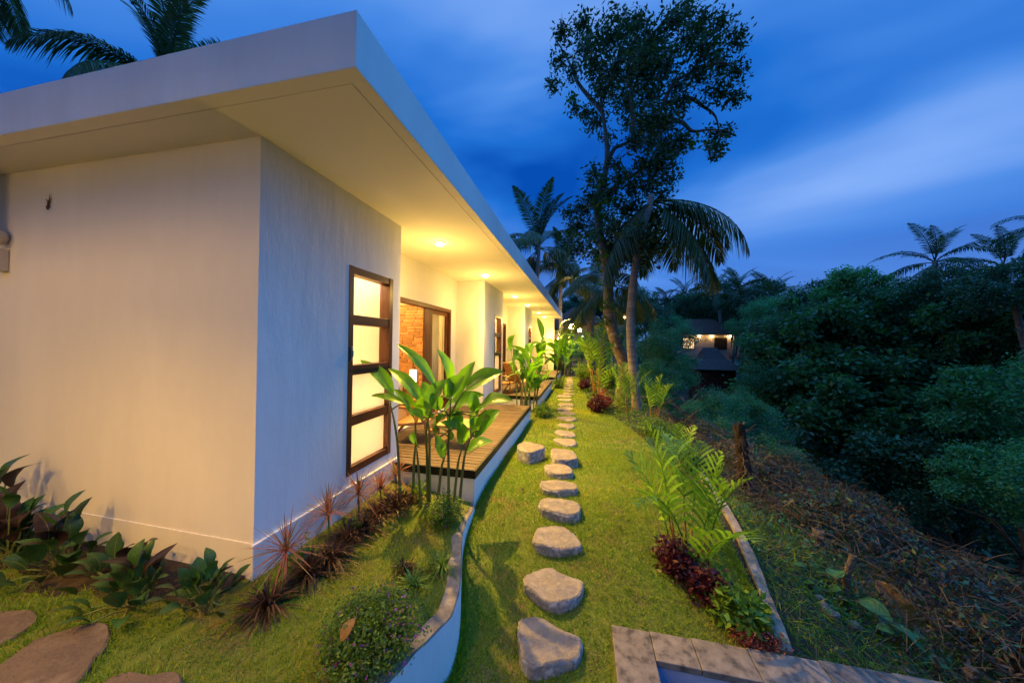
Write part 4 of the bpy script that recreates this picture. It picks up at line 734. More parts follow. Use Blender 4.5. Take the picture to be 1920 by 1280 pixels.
# small bright seedlings in the bed
def shrub(name, x, y, z, rx, ry, h, tw, ll, mat, label, cat='bush', group=None, flowers=0, fm=None, nleaf=14, seed=1, ratio=.45, stemm=None, fr=.0065):
    g = np.random.default_rng(seed); e = empty(name, (x, y, z), label, cat, group)
    az = g.uniform(0, 6.28, tw); rr = np.sqrt(g.random(tw)); end = np.stack([x+rx*rr*np.cos(az), y+ry*rr*np.sin(az), z+h*(np.sqrt(np.clip(1-rr**2*.8, 0, 1)))*g.uniform(.65, 1.08, tw)], 1)
    st = np.array([x, y, z])+np.stack([g.normal(0, rx*.18, tw), g.normal(0, ry*.18, tw), np.zeros(tw)], 1)
    d = end-st; Lt = np.linalg.norm(d, axis=1)
    V, F, R = blades(st, d, Lt, .006 if h < .6 else .012, -.0, 2); V2 = V
    o = mk('twigs', V, F, stemm or m_twig, e, False, R); o['kind'] = 'stuff'
    t = g.uniform(.25, 1.02, (tw, nleaf)); C = st[:, None]+d[:, None]*t[..., None]+g.normal(0, .02+.03*rx, (tw, nleaf, 3)); C = C.reshape(-1, 3)
    C[:, 2] = np.maximum(C[:, 2], z+.005)
    V, F, R = leaf_cloud(C, ll*g.uniform(.6, 1.2, len(C)), ratio, .5, -.1, g); o = mk('foliage', V, F, mat, e, False, R); o['kind'] = 'stuff'
    if flowers:
        k = g.integers(0, tw, flowers); C = end[k]-d[k]*g.uniform(-.04, .25, flowers)[:, None]+g.normal(0, .02, (flowers, 3))
        C = np.repeat(C, 4, 0); V, F, R = leaf_cloud(C, fr*2.0, .8, .3, 0, g); o = mk('flowers', V, F, fm, e, False, R); o['kind'] = 'stuff'
    return e
shrub('flowering_bush', -1.17, 1.68, .04, .29, .28, .30, 460, .025, m_cuph, 'rounded bush dotted with tiny purple flowers at the wall', flowers=230, fm=m_flow, nleaf=36, seed=2, stemm=m_stem)
shrub('flowering_bush', -1.34, 3.08, .0, .20, .22, .30, 260, .022, m_cuph, 'smaller purple-flecked bush at the foot of the heliconia', flowers=60, fm=m_flow, nleaf=28, seed=3, stemm=m_stem)
for i, (x, y) in enumerate(((-2.08, 2.1), (-2.0, 2.55), (-1.75, 3.3), (-1.85, 3.45))):
    shrub('seedling', x, y, float(planter_z(x, y)), .07, .07, .22-.03*i, 9, .06, m_yel, 'fresh green seedling among the bronze straps', 'plant', 'seedlings under the side wall', nleaf=7, seed=20+i, stemm=m_stem)
o = mk('dead_leaf', *blade_leaf((-1.235, 1.50, .25), (-1.20, 1.57, .33), .06, (0, -.6, .8), .3, .1, 6), m_helib); setp(o, 'withered tan leaf caught in the flowering bush', 'leaf')
# ------------------------------------------------------------------ planting on the valley side
AF = [frond(1.05, rad(87-7*q), rad(22+17*q), 11, .50, .042, .5, .30, 12, .010, mat=m_areca, fwx=.55) for q in range(4)]
def areca(x, y, z, n, s, label, seed, canes=8, group=None, sp=.10):
    g = random.Random(seed); e = empty('areca_palm', (x, y, z), label, 'palm', group)
    for i in range(n):
        az = i*2.4+g.uniform(-.4, .4); r = sp*math.sqrt(g.random()); b = Vector((r*math.cos(az), r*math.sin(az), 0)); hh = g.uniform(.3, .62)*s; top = b+Vector((math.cos(az)*.10*s, math.sin(az)*.10*s, hh))
        if i < canes: mk('cane', *tube(smooth_path([np.array((x, y, z-.05))+np.array(b), np.array((x, y, z))+np.array((b+top)/2), np.array((x, y, z))+np.array(top)], 3), np.linspace(.016*s, .008*s, 7), 6), m_arst, e, True)
        link('frond', AF[i % 4 if i > 3 else i % 2], e, mat=euler_m(top if i < canes else b, az, 0, g.uniform(-.2, .2), s*g.uniform(.75, 1.1)))
    return e
areca(1.04, 3.42, -.30, 11, .84, 'young areca palm with orange canes leaning over the kerb', 4, 10, sp=.14)
areca(1.42, 5.3, -.05, 7, .5, 'areca palm with long fronds arching over the lawn edge', 9, 5)
areca(.62, 12.3, .0, 14, 1.7, 'tall bright areca palm at the narrow end of the lawn', 6, 10, sp=.25)
areca(1.15, 9.4, .0, 8, .9, 'areca palm growing in front of the bent tree trunk', 12, 6, sp=.2)
areca(1.75, 8.6, -.05, 6, .7, 'small areca palm between the two pale trunks', 15, 6)
shrub('red_bush', .86, 3.26, -.27, .19, .20, .32, 160, .055, m_red, 'dark red leafy bush at the foot of the areca palm', nleaf=16, seed=31)
shrub('red_bush', 1.03, 3.03, -.31, .20, .18, .26, 140, .055, m_red, 'low maroon bush beside the yellow-green croton', nleaf=14, seed=32)
shrub('croton_bush', 1.22, 2.85, -.33, .23, .18, .28, 80, .085, m_yel, 'yellow-green leafy bush against the kerb near the pool', nleaf=12, seed=33, stemm=m_stem)
shrub('coral_bush', 1.26, 2.70, -.335, .18, .08, .13, 130, .03, m_pink, 'low coral pink ground plant against the pool coping', nleaf=14, seed=34)
shrub('red_bush', .38, 9.1, .0, .28, .34, .5, 130, .07, m_red, 'dark red bush bordering the middle of the lawn', nleaf=14, seed=35)
shrub('red_bush', .1, 13.4, .0, .3, .4, .5, 120, .08, m_red, 'reddish bush at the far end of the lawn', nleaf=12, seed=36)
shrub('coral_bush', .62, 9.7, .0, .22, .3, .55, 90, .09, m_pink, 'orange red croton under the bright areca palm', nleaf=10, seed=37)
shrub('green_bush', -.97, 8.2, .0, .22, .35, .36, 170, .045, m_cuph, 'small green bush between the decks at the path side', nleaf=22, seed=38, stemm=m_stem)
shrub('green_bush', -1.0, 13.7, .0, .22, .4, .42, 140, .06, m_cuph, 'rounded green bush at the corner of the third deck', nleaf=18, seed=39, stemm=m_stem)
shrub('pink_grass_plant', -1.7, 8.0, .03, .25, .25, .30, 90, .05, m_drac, 'wispy pinkish plant in the gap between the decks', 'plant', nleaf=8, seed=40)
shrub('green_bush', .2, 17.3, .0, .8, .9, 1.1, 200, .09, m_yel, 'leafy green shrub closing the end of the path', nleaf=18, seed=41, stemm=m_stem)
shrub('green_bush', 1.0, 14.5, -.05, .7, .9, 1.0, 200, .09, m_cuph, 'shrub behind the bright areca palm', nleaf=18, seed=42, stemm=m_stem)
shrub('green_bush', 1.5, 7.1, -.05, .35, .6, .45, 160, .06, m_cuph, 'weedy bush along the edge of the mown lawn', nleaf=16, seed=43, stemm=m_stem)
shrub('green_bush', 1.62, 5.5, -.05, .25, .5, .35, 160, .05, m_cuph, 'leafy weeds spilling over the kerb behind the areca', nleaf=16, seed=44, stemm=m_stem)
shrub('green_bush', -1.5, 20.6, 0, .9, .9, 1.5, 200, .12, m_cuph, 'dark shrub beyond the end of the roof', nleaf=16, seed=45, stemm=m_stem)
# broken palm stump on the slope
def stump(x, y, h, r, lean, label, fib=60, m=None, name='tree_stump'):
    z = float(ground_z(x, y)); e = empty(name, (x, y, z), label, 'stump')
    P = smooth_path([(x, y, z-.2), (x+lean[0]*.4, y+lean[1]*.4, z+h*.5), (x+lean[0], y+lean[1], z+h)], 5); n = len(P)
    V, F = tube(P, np.linspace(r*1.25, r*.8, n)*(1+.12*np.sin(np.arange(n)*2.1)), 9); V = np.array(V)+rng.normal(0, r*.08, (len(V), 3)); mk('trunk', V, F, m or m_bark, e)
    if fib:
        t = rng.random(fib); k = (t*(n-1)).astype(int); B = P[k]; az = rng.uniform(0, 6.28, fib); d = np.stack([np.cos(az), np.sin(az), rng.uniform(-.6, 1.2, fib)+1.6*(t > .8)], 1)
        V, F, R = blades(B+unit(d)*r*.7, d, rng.uniform(.8, 2.2, fib)*r, .015, .4, 3); o = mk('frayed_fibres', V, F, m_twig, e, False, R); o['kind'] = 'stuff'
    return e
stump(2.30, 5.25, 1.0, .085, (-.10, 0, 0), 'broken frayed palm stump standing behind the areca palm', 420, m_stump)
stump(2.40, 3.63, .36, .028, (.09, .02, 0), 'slim sawn-off sapling with a pale cut top on the slope', 0, None, 'sawn_sapling')
stump(2.58, 4.30, .22, .06, (.03, 0, 0), 'short thick stump in the dry brush', 20)
stump(2.95, 3.24, .18, .04, (.03, 0, 0), 'short cut stake below the taro leaves', 0, None, 'cut_stake')
stump(2.72, 3.16, .20, .016, (-.04, 0, 0), 'thin orange brown stake stuck in the slope', 0, None, 'cut_stake')
# taro leaves
TL = [make_mesh('leaf', *blade_leaf((0, 0, 0), (1, 0, 0), .72, (0, 0, 1), .18, .08, 9, .36, .03, .1), m_taro, True)]
for i, (x, y, n, s, lab) in enumerate(((2.28, 3.42, 5, .20, 'taro with upright arrow leaf beside the sawn sapling'), (2.47, 3.32, 10, .15, 'spreading bright taro patch on the bank'), (2.66, 3.30, 9, .14, 'yellowing taro plant low on the bank'), (2.06, 3.48, 4, .09, 'small rounded weed on the bank near the kerb'))):
    z = float(ground_z(x, y)); e = empty('taro_plant', (x, y, z), lab, 'plant')
    for j in range(n):
        az = random.uniform(0, 6.28); q = Vector((random.uniform(-.13, .13), random.uniform(-.13, .13), random.uniform(.06, .22)))
        link('leaf', TL[0], e, mat=euler_m(q, az, random.uniform(-.1, .7), random.uniform(-.3, .3), s*random.uniform(.6, 1.1)))
        mk('stem', *tube([(x+q.x*.4, y+q.y*.4, z-.05), (x+q.x, y+q.y, z+q.z)], [.008, .006], 5), m_stem, e)
o = mk('dead_palm_leaf', *blade_leaf((2.72, 3.74, float(ground_z(2.72, 3.74))+.28), (2.92, 3.60, float(ground_z(2.92, 3.60))+.10), .16, (-.3, -.6, .7), .5, .15, 10, .4, .12), m_helib); setp(o, 'large crumpled brown dead leaf lying on the bank', 'leaf')
# rubble on the bank
for i in range(16):
    t = random.random(); x = 1.85+t*1.5+random.uniform(-.1, .1); y = 3.35-t*.45+random.uniform(-.12, .12)
    r = random.uniform(.025, .06); V, F = ball((0, 0, 0), r, 8, 5, (1, .8, .6)); V = np.array(V)+rng.normal(0, r*.12, (len(V), 3))
    o = link('rubble_stone', make_mesh('rubble_stone', V, F, m_conc), None, (x, y, float(ground_z(x, y))+r*.3)); setp(o, 'loose grey rubble stone on the bank by the pool', 'stone', 'rubble on the bank')
# tangled mounds of cut, drying creepers
n = 75
mx_ = rng.uniform(2.5, 6.2, n); my_ = rng.uniform(2.75, 9.0, n); dd = mx_-edge_x(my_); ok = (dd > .75) & (dd < 4.2) & ((dd > 1.25) | (my_ > 4.6)); mx_, my_ = mx_[ok], my_[ok]; n = len(mx_)
mr = rng.uniform(.22, .42, n); MC = np.stack([mx_, my_, ground_z(mx_, my_)+mr*.55], 1)
def hang(C, R, count, L, ratio, mat, name, down):
    idx = rng.choice(len(C), count); d = unit(rng.normal(0, 1, (count, 3))); d[:, 2] = np.abs(d[:, 2]); r = rng.random((count, 1))**.35
    V, F, Rr = leaf_cloud(C[idx]+d*r*R[idx][:, None], L*rng.uniform(.5, 1.3, count), ratio, .1, down); return setp(mk(name, V, F, mat, None, False, Rr), kind='stuff')
hang(MC, mr, 26000, .075, .3, m_dry, 'dry_creepers', 1.2)
hang(MC, mr*1.0, 17000, .06, .45, m_j3, 'bank_weeds', .5)
idx = rng.choice(n, 3000); d = unit(rng.normal(0, 1, (3000, 3))+[0, 0, .5]); V, F, R_ = blades(MC[idx]+d*mr[idx][:, None]*.8, d+rng.normal(0, .5, (3000, 3)), rng.uniform(.1, .38, 3000), .006, rng.uniform(.1, 1.0, 3000), 4, unit(rng.normal(0, 1, (3000, 3)))); setp(mk('dry_brush', V, F, m_twig, None, False, R_), kind='stuff')
# slope cover (uncountable)
def cover(name, n, x0, x1, y0, y1, L, mat, hmax, ratio=.45, dens=None, upb=.5):
    x, y = pts(n, x0, x1, y0, y1); ok = (x > edge_x(y)+.07) & (y > 2.62)
    if dens is not None: ok &= rng.random(n) < dens(x, y)
    x, y = x[ok], y[ok]; h = hmax*(rng.random(len(x))**1.5)*(.4+.9*patch(x*.8, y*.8))
    V, F, R = leaf_cloud(np.stack([x, y, ground_z(x, y)+h], 1), L*rng.uniform(.5, 1.3, len(x)), ratio, upb); return setp(mk(name, V, F, mat, None, False, R), kind='stuff')
cover('ground_cover', 26000, 1.6, 4.5, 1.5, 9, .045, m_j1, .16, dens=lambda x, y: .25+.75*(patch(x*.9, y*.9) > .45))
cover('ground_cover', 30000, 2.5, 10, 4, 20, .09, m_j3, .3)
x, y = pts(26000, -.3, 2.1, 5.6, 19); ok = (x > lawn_right(y)-.02) & (x < edge_x(y)+.2); x, y = x[ok], y[ok]
V, F, R = leaf_cloud(np.stack([x, y, ground_z(x, y)+.12*rng.random(len(x))**2*(.3+1.2*patch(x*2, y*2))+.01], 1), .055*rng.uniform(.5, 1.3, len(x)), .5, .6); setp(mk('ground_cover', V, F, m_cuph, None, False, R), kind='stuff')
cover('dry_brush', 34000, 2.2, 6.5, 2.2, 8.5, .055, m_dry, .35, .35, dens=lambda x, y: np.where(x > 2.9+.2*np.sin(y*3), 1, .3)*np.where(y-.5*x < 4.4, 1, .25), upb=.1)
def twigs(name, n, x0, x1, y0, y1, L, w, mat, hmax, flat=.5, dens=None, green=False):
    x, y = pts(n, x0, x1, y0, y1); ok = (x > edge_x(y)+.05) & (y > 2.62)
    if dens is not None: ok &= rng.random(n) < dens(x, y)
    x, y = x[ok], y[ok]; n = len(x); d = np.stack([rng.normal(0, 1, n), rng.normal(0, 1, n), rng.normal(flat, .4, n)], 1)
    V, F, R = blades(np.stack([x, y, ground_z(x, y)+hmax*rng.random(n)**2], 1), d, L*rng.uniform(.4, 1.3, n), w, rng.uniform(0, .7, n), 3, unit(rng.normal(0, 1, (n, 3)))); return setp(mk(name, V, F, mat, None, False, R), kind='stuff')
twigs('dry_brush', 15000, 2.2, 8, 2.2, 9, .34, .007, m_twig, .6)
twigs('dry_brush', 7000, 1.75, 3.2, 4.5, 9.5, .3, .008, m_twig, .18)
twigs('bank_weeds', 20000, 1.4, 3.4, 2.65, 7.5, .16, .007, m_grass, .03, .8)
twigs('bank_weeds', 2500, 1.5, 3.2, 2.65, 6.5, .35, .006, m_twig, .05, .6)
# ------------------------------------------------------------------ the tall tree with its climbers
tt_ = empty('tall_tree', TTRUNK[1], 'tall ragged tree with a bent trunk and dark open crown', 'tree')
P = smooth_path(TTRUNK, 5); mk('trunk', *tube(P, np.interp(np.linspace(0, 1, len(P)), [0, .15, .4, .75, 1], [.23, .19, .14, .08, .02]), 12), m_bark, tt_, True)
for Lm in TLIMBS:
    P = smooth_path(Lm, 4); mk('limb', *tube(P, np.linspace(.075, .015, len(P)), 7), m_bark, tt_, True)
C = np.array([c[:3] for c in TCL]); R = np.array([c[3] for c in TCL])
tgt = []
tw = []
for c, r in zip(C, R):
    for q in range(5): tw.append((c, r))
B = np.array([c+rng.normal(0, .3, 3)*r for c, r in tw]); d = unit(rng.normal(0, 1, (len(tw), 3))+[0, 0, .3]); Lw = np.array([r*1.3 for c, r in tw])
V, F, Rr = blades(B, d, Lw, .02, .1, 3); o = mk('twigs', V, F, m_bark, tt_, False, Rr); o['kind'] = 'stuff'
V, F, Rr = crown_cloud(C, R*1.08, 27000, .135, .42, .55); o = mk('crown', V, F, m_tree, tt_, False, Rr)
g2 = np.random.default_rng(77)
kk = g2.choice(len(C), 9, replace=False)
V, F, Rr = crown_cloud(C[kk]+g2.normal(0, .3, (9, 3)), np.full(9, .22), 420, .16, .5, .5, g2); o = mk('fresh_leaves', V, F, m_ivy, tt_, False, Rr); o['kind'] = 'stuff'
cl = empty('trunk_climber', (TTRUNK[3][0], TTRUNK[3][1], TTRUNK[3][2]), 'bright green climber leaves growing on the bent trunk', 'climber')
PP = smooth_path(TTRUNK, 5)[16:44]; V, F, Rr = crown_cloud(PP[::3]+rng.normal(0, .06, PP[::3].shape)+[0, -.12, 0], np.full(len(PP[::3]), .3), 320, .17, .6, .5); mk('foliage', V, F, m_ivy, cl, False, Rr)['kind'] = 'stuff'
# ------------------------------------------------------------------ palms
PF = [frond(3.1, rad(a), rad(b), 84, .66, .040, v, f_, 16, .03, mat=m_palm) for a, b, v, f_ in ((78, 55, .3, .3), (50, 85, .25, .5), (22, 95, .15, .8), (-5, 75, .0, 1.1), (-35, 45, -.1, 1.2))]
PFF = [frond(3.0, rad(a), rad(b), 34, .65, .06, v, f_, 10, .03, mat=m_palmf) for a, b, v, f_ in ((75, 60, .3, .3), (45, 90, .25, .5), (15, 90, .15, .8), (-15, 70, .0, 1.0))]
palm(PTRUNK, .125, .085, PF, 11, .92, 'coconut palm with hanging fronds beside the tall tree', rzs=[(.1, 3), (-.3, 3), (.5, 3), (.25, 4), (-.15, 4), (-.6, 4), (.95, 3), (1.5, 3), (2.6, 4), (3.6, 4), (2.0, 3)])
palm([(-2.79, 20, -.2), (-2.9, 20, 4), (-2.75, 20, 8.0)], .16, .11, PF, 18, 1.2, 'coconut palm with upright crown rising behind the roof end')
palm([(-1.2, 23, -.2), (-1.6, 23, 4), (-1.48, 23, 7.0)], .16, .11, PF, 16, 1.1, 'lower coconut palm next to the upright one behind the roof end')
palm([(.75, 12.5, -.2), (.72, 12.5, 1.5), (.85, 12.5, 2.4), (1.0, 12.5, 4.2)], .12, .09, PF, 10, .8, 'slim pale palm trunk just behind the bent tree')
palm([(.5, 17, -.2), (.35, 17, 2.2), (.5, 17, 4.6)], .2, .15, PF, 12, .9, 'dark shaggy palm trunk behind the areca palms', mtr=m_bark)
palm([(-15.2, 9.2, -.2), (-15.5, 9.2, 6), (-15.3, 9.0, 11.4)], .2, .14, PF, 26, 1.18, 'coconut palm crown rising behind the near roof')
palm([(-25.0, 7.0, -.2), (-24.3, 7, 8), (-22.4, 7.0, 17.8)], .2, .14, PF, 18, 1.25, 'taller coconut palm with only a frond tip hanging into view')
for i, (a, b, s) in enumerate((((14.5, 40, 8.0), (14.8, 40, 1.5), 1.0), ((15.76, 38, 7.9), (15.19, 38, .6), 1.0), ((15.27, 36, 6.5), (15.0, 36, .6), .85), ((16.8, 34, 6.5), (16.4, 34, .5), 1.0), ((21.9, 26, 7.5), (22.3, 26, .5), 1.0), ((21.4, 22, 6.3), (21.8, 22, .5), .8), ((12.6, 45, 8.5), (12.5, 45, .5), 1.0), ((18.0, 44, 8.6), (18.2, 44, .5), 1.0), ((24.0, 22.5, 8.6), (24.2, 22.5, .5), .85), ((11.0, 47, 7.6), (11.2, 47, .5), .95))):
    palm([b, (np.array(a)*.5+np.array(b)*.5+[.15, 0, 0]), a], .16, .12, PFF, 16, s, ('slender palm just behind the white pavilion roof', 'pale-stemmed palm beside the white pavilion, leaning away from it', 'shorter palm next to the leaning one beside the pavilion', 'lone straight palm standing clear of the pavilion group', 'large palm rising over the climber-draped trees', 'smaller palm half sunk in the far tree tops', 'dark palm far behind the white pavilion', 'tall palm behind the lone straight palm', 'tallest palm on the ravine rim beyond the large one', 'palm at the far end of the dark wood behind the pavilion')[i], 'distant palms across the ravine')
# ------------------------------------------------------------------ jungle trees
def crown_variant(seed, clumps, leaves, L, mat, ratio=.5, flat=.8):
    g = np.random.default_rng(seed); d = unit(g.normal(0, 1, (clumps, 3))); r = .25+.6*g.random(clumps)**.6
    C = d*r[:, None]*[1, 1, flat]; R = g.uniform(.10, .26, clumps)
    V, F, Rr = crown_cloud(C, R, leaves, L, ratio, .3, g); return make_mesh('crown', V, F, mat, False, Rr)
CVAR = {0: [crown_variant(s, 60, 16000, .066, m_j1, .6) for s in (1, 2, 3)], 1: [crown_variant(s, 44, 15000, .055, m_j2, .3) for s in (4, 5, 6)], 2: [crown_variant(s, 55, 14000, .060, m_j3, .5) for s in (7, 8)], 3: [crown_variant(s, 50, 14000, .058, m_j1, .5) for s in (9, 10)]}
tv = [tube(smooth_path([(0, 0, 0), (.03, .02, -.5), (0, 0, -1.0)], 4), np.linspace(.05, .12, 9), 7)]
JL = {0: ('broad-leaved tree draped in climbers across the ravine', 'climber-draped ravine trees'), 1: ('fine-leaved bamboo-like thicket on the ravine side', 'fine-leaved thickets'), 2: ('dark dense tree in the shade of the ravine', 'dark ravine trees'), 3: ('leafy green tree on the near bank of the ravine', 'near bank trees')}
JN = ['climber-draped tree with rounded top between the lone palm and the large palm', 'climber-draped tree next below the large palm', 'big-leaved tree in the middle of the ravine hollow', 'leafy tree beside the fine thickets, its side hung with creepers', 'creeper-covered tree under the large palm', 'bushy tree at the foot of the large palm', 'shaded tree low in the ravine hollow', 'dark tree at the bottom of the ravine below the dry bank', 'fine-leaved thicket at the inner end of the ravine', 'high leafy tree on the outer ravine rim', 'bright-leaved tree on the outer bank, lit green', 'dark tree between the rim tree and the hollow', 'green bank tree below the bright-leaved one', 'dark tree sunk deepest beside the outer bank', 'dark low tree just over the edge of the dry brush', 'small thicket under the lone straight palm', 'feathery thicket beside the white pavilion', 'feathery thicket behind the leaning palm trunk', 'thicket below the dark shingled pavilion', 'thicket behind the young areca between the pale trunks', 'rounded thicket beyond the broken palm stump', 'low thicket at the foot of the coconut palm trunk', 'thicket between the stump and the ravine trees', 'thicket at the side of the shingled pavilion', 'thicket directly behind the bent tree trunk', 'thicket filling the hollow below the coconut palm', 'thicket behind the broken stump on its ravine side', 'lowest thicket at the lip of the ravine', 'thicket close behind the arching areca', 'thicket in front of the shingled pavilion wall']
for i, (x, y, z, r, v) in enumerate(JT):
    zg = float(ground_z(x, y)); e = empty('ravine_tree', (x, y, zg), JN[i] if i < len(JN) else 'tree of the far belt behind the pavilions', 'tree', JL[v][1] if i < len(JN) else 'far tree belt')
    o = link('crown', CVAR[v][i % len(CVAR[v])], e, mat=euler_m((0, 0, z-zg), random.uniform(0, 6.28), 0, 0, r*1.15))
    h = max(z-zg, .3); P = smooth_path([(x, y, zg-.2), (x+.08*h, y, zg+h*.5), (x, y, zg+h)], 4); parts = [tube(P, np.linspace(.05, .02, len(P))*max(h, 2)*.33, 7)]
    for q in range(5):
        a = random.uniform(0, 6.28); parts.append(tube([P[5], P[6]+np.array([math.cos(a), math.sin(a), .5])*r*.4, P[6]+np.array([math.cos(a), math.sin(a), .3+.5*random.random()])*r*.8], [.03*r, .02*r, .006*r], 5))
    mk('trunk', *merge(*parts), m_bark, e, True)
for i, (x, y, z, r) in enumerate(((-9, -9, 5.5, 4.2), (-3.5, -11, 6, 4.6), (2.5, -10, 5.5, 4.2), (-14, -7, 5, 4), (8, -9, 4, 4))):  # unseen trees added to keep blue sky light off the front wall
    e = empty('sky_block_tree', (x, y, float(ground_z(x, y))), 'large unseen tree added behind the terrace to block the sky', 'tree', 'added sky-blocking trees behind the terrace')
    link('crown', CVAR[2][i % 2], e, mat=euler_m((0, 0, z), i*1.3, 0, 0, r*1.15)); mk('trunk', *tube([(x, y, -.6), (x+.1, y, z*.5), (x, y, z)], [.3, .22, .1], 9), m_bark, e, True)
# far wood as one mass behind everything
n = 70
cx = np.concatenate([rng.uniform(-30, 75, n)]); cyy = rng.uniform(52, 75, n); cr_ = rng.uniform(2.2, 4.0, n)
C = np.stack([cx, cyy, ground_z(cx, cyy)+rng.uniform(1.5, 6.5, n)+np.clip(cx-25, 0, 60)*.04], 1)
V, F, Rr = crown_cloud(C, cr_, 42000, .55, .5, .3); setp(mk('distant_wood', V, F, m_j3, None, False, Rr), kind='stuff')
n = 60
cx = rng.uniform(9, 40, n); cyy = rng.uniform(6, 34, n); ok = cx > 8+cyy*.28; cx, cyy = cx[ok], cyy[ok]
C = np.stack([cx, cyy, ground_z(cx, cyy)+rng.uniform(.5, 2.5, len(cx))], 1)
V, F, Rr = crown_cloud(C, rng.uniform(1.2, 2.4, len(cx)), 42000, .24, .5, .3); setp(mk('ravine_undergrowth', V, F, m_j3, None, False, Rr), kind='stuff')
n = 70
cyy = rng.uniform(2.5, 17, n); cx = edge_x(cyy)+rng.uniform(6.2, 13, n)
C = np.stack([cx, cyy, ground_z(cx, cyy)+rng.uniform(.1, 2.6, n)], 1)
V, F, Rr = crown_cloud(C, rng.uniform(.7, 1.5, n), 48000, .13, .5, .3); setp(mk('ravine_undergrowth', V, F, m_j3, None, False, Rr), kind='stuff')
n = 34
cyy = rng.uniform(2.4, 9.5, n); cx = edge_x(cyy)+rng.uniform(4.3, 6.5, n)
C = np.stack([cx, cyy, ground_z(cx, cyy)+rng.uniform(.0, .3, n)], 1)
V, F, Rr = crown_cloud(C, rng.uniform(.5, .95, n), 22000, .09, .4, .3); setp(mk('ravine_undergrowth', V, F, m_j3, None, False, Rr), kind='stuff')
V, F, Rr = crown_cloud(C+[0, 0, .15], rng.uniform(.4, .8, n), 14000, .075, .3, .3); setp(mk('dry_creepers', V, F, m_dry, None, False, Rr), kind='stuff')
# ------------------------------------------------------------------ houses beyond
GLOW = emis('house_lamp', (1, .66, .25), 60)
GLOWW = emis('lit_window', (1, .62, .28), 1.6)
def hip(x0, x1, y0, y1, z0, z1, inset, th=.12):
    ry = (y0+y1)/2; V = [(x0, y0, z0), (x1, y0, z0), (x1, y1, z0), (x0, y1, z0), (x0+inset, ry, z1), (x1-inset, ry, z1), (x0, y0, z0-th), (x1, y0, z0-th), (x1, y1, z0-th), (x0, y1, z0-th)]
    return V, [(0, 1, 5, 4), (1, 2, 5), (2, 3, 4, 5), (3, 0, 4), (0, 6, 7, 1), (1, 7, 8, 2), (2, 8, 9, 3), (3, 9, 6, 0), (9, 8, 7, 6)]
h1 = empty('pavilion', (12.5, 39, .5), 'white pavilion with brown hipped roof and three glowing wall lamps', 'house')
mk('wall', *boxes([(10.2, 15.2, 38.2, 41.5, .3, 3.15)]), m_peach, h1)
mk('roof', *hip(9.4, 15.9, 37.3, 42.3, 3.15, 4.85, 1.9), m_roof, h1)
for a in (10.5, 13.6):
    w = mk('window', *boxes([(a, a+1.2, 38.12, 38.21, 1.5, 2.75)]), m_dwall, h1)
    for q in range(3): box('pane', (a+.08+q*.37, a+.38+q*.37, 38.10, 38.13, 1.58, 2.65), GLOWW if a < 12 else m_glass, w)
for a in (12.1, 13.3, 15.0):
    mk('wall_lamp', *ball((a, 37.95, 2.9), .10, 8, 6), GLOW, h1)
h2 = empty('pavilion', (8.4, 24.5, -2), 'dark shingled pavilion with a steep peaked roof below the white one', 'house')
V = [(7.0, 22.8, .35), (10.0, 22.8, .35), (10.0, 26, .35), (7.0, 26, .35), (7.75, 23.7, 1.0), (9.2, 23.7, 1.0), (9.2, 25.1, 1.0), (7.75, 25.1, 1.0), (8.0, 24.4, 1.75), (8.85, 24.4, 1.75)]
mk('roof', V, [(0, 1, 5, 4), (1, 2, 6, 5), (2, 3, 7, 6), (3, 0, 4, 7), (4, 5, 9, 8), (5, 6, 9), (6, 7, 8, 9), (7, 4, 8), (3, 2, 1, 0)], m_thatch, h2)
mk('wall', *boxes([(7.5, 9.6, 23.4, 25.6, -3, .34)]), m_dwall, h2)
h3 = empty('pavilion', (-.3, 29, 0), 'tile-roofed house with peach walls behind the globe lamps', 'house')
mk('wall', *boxes([(-2.2, 1.2, 28.4, 32, -.2, 3.6)]), m_peach, h3)
mk('roof', *hip(-2.9, 1.9, 27.6, 32.8, 3.6, 5.2, 2.0), m_roof, h3)
mk('gable_wall', *boxes([(-2.6, -1.3, 24.6, 27.5, -.2, 3.0)]), m_peach, h3)
mk('porch_roof', *hip(-3.0, -.8, 24.2, 27.9, 3.0, 4.1, .8), m_roof, h3)
h4 = empty('pavilion', (4.0, 34, 0), 'small tiled roof showing between the tall tree and the palm', 'house')
mk('wall', *boxes([(2.9, 5.2, 33.4, 36, -1, 4.9)]), m_peach, h4)
mk('roof', *hip(2.2, 6.0, 32.6, 36.8, 4.9, 6.3, 1.3), m_roof, h4)
mk('wall_lamp', *ball((2.95, 33.3, 4.75), .09, 8, 6), GLOW, h4); mk('wall_lamp', *ball((3.95, 33.3, 4.5), .09, 8, 6), GLOW, h4)
mk('wall_lamp', *ball((.15, 28.2, 3.75), .08, 8, 6), GLOW, h3)
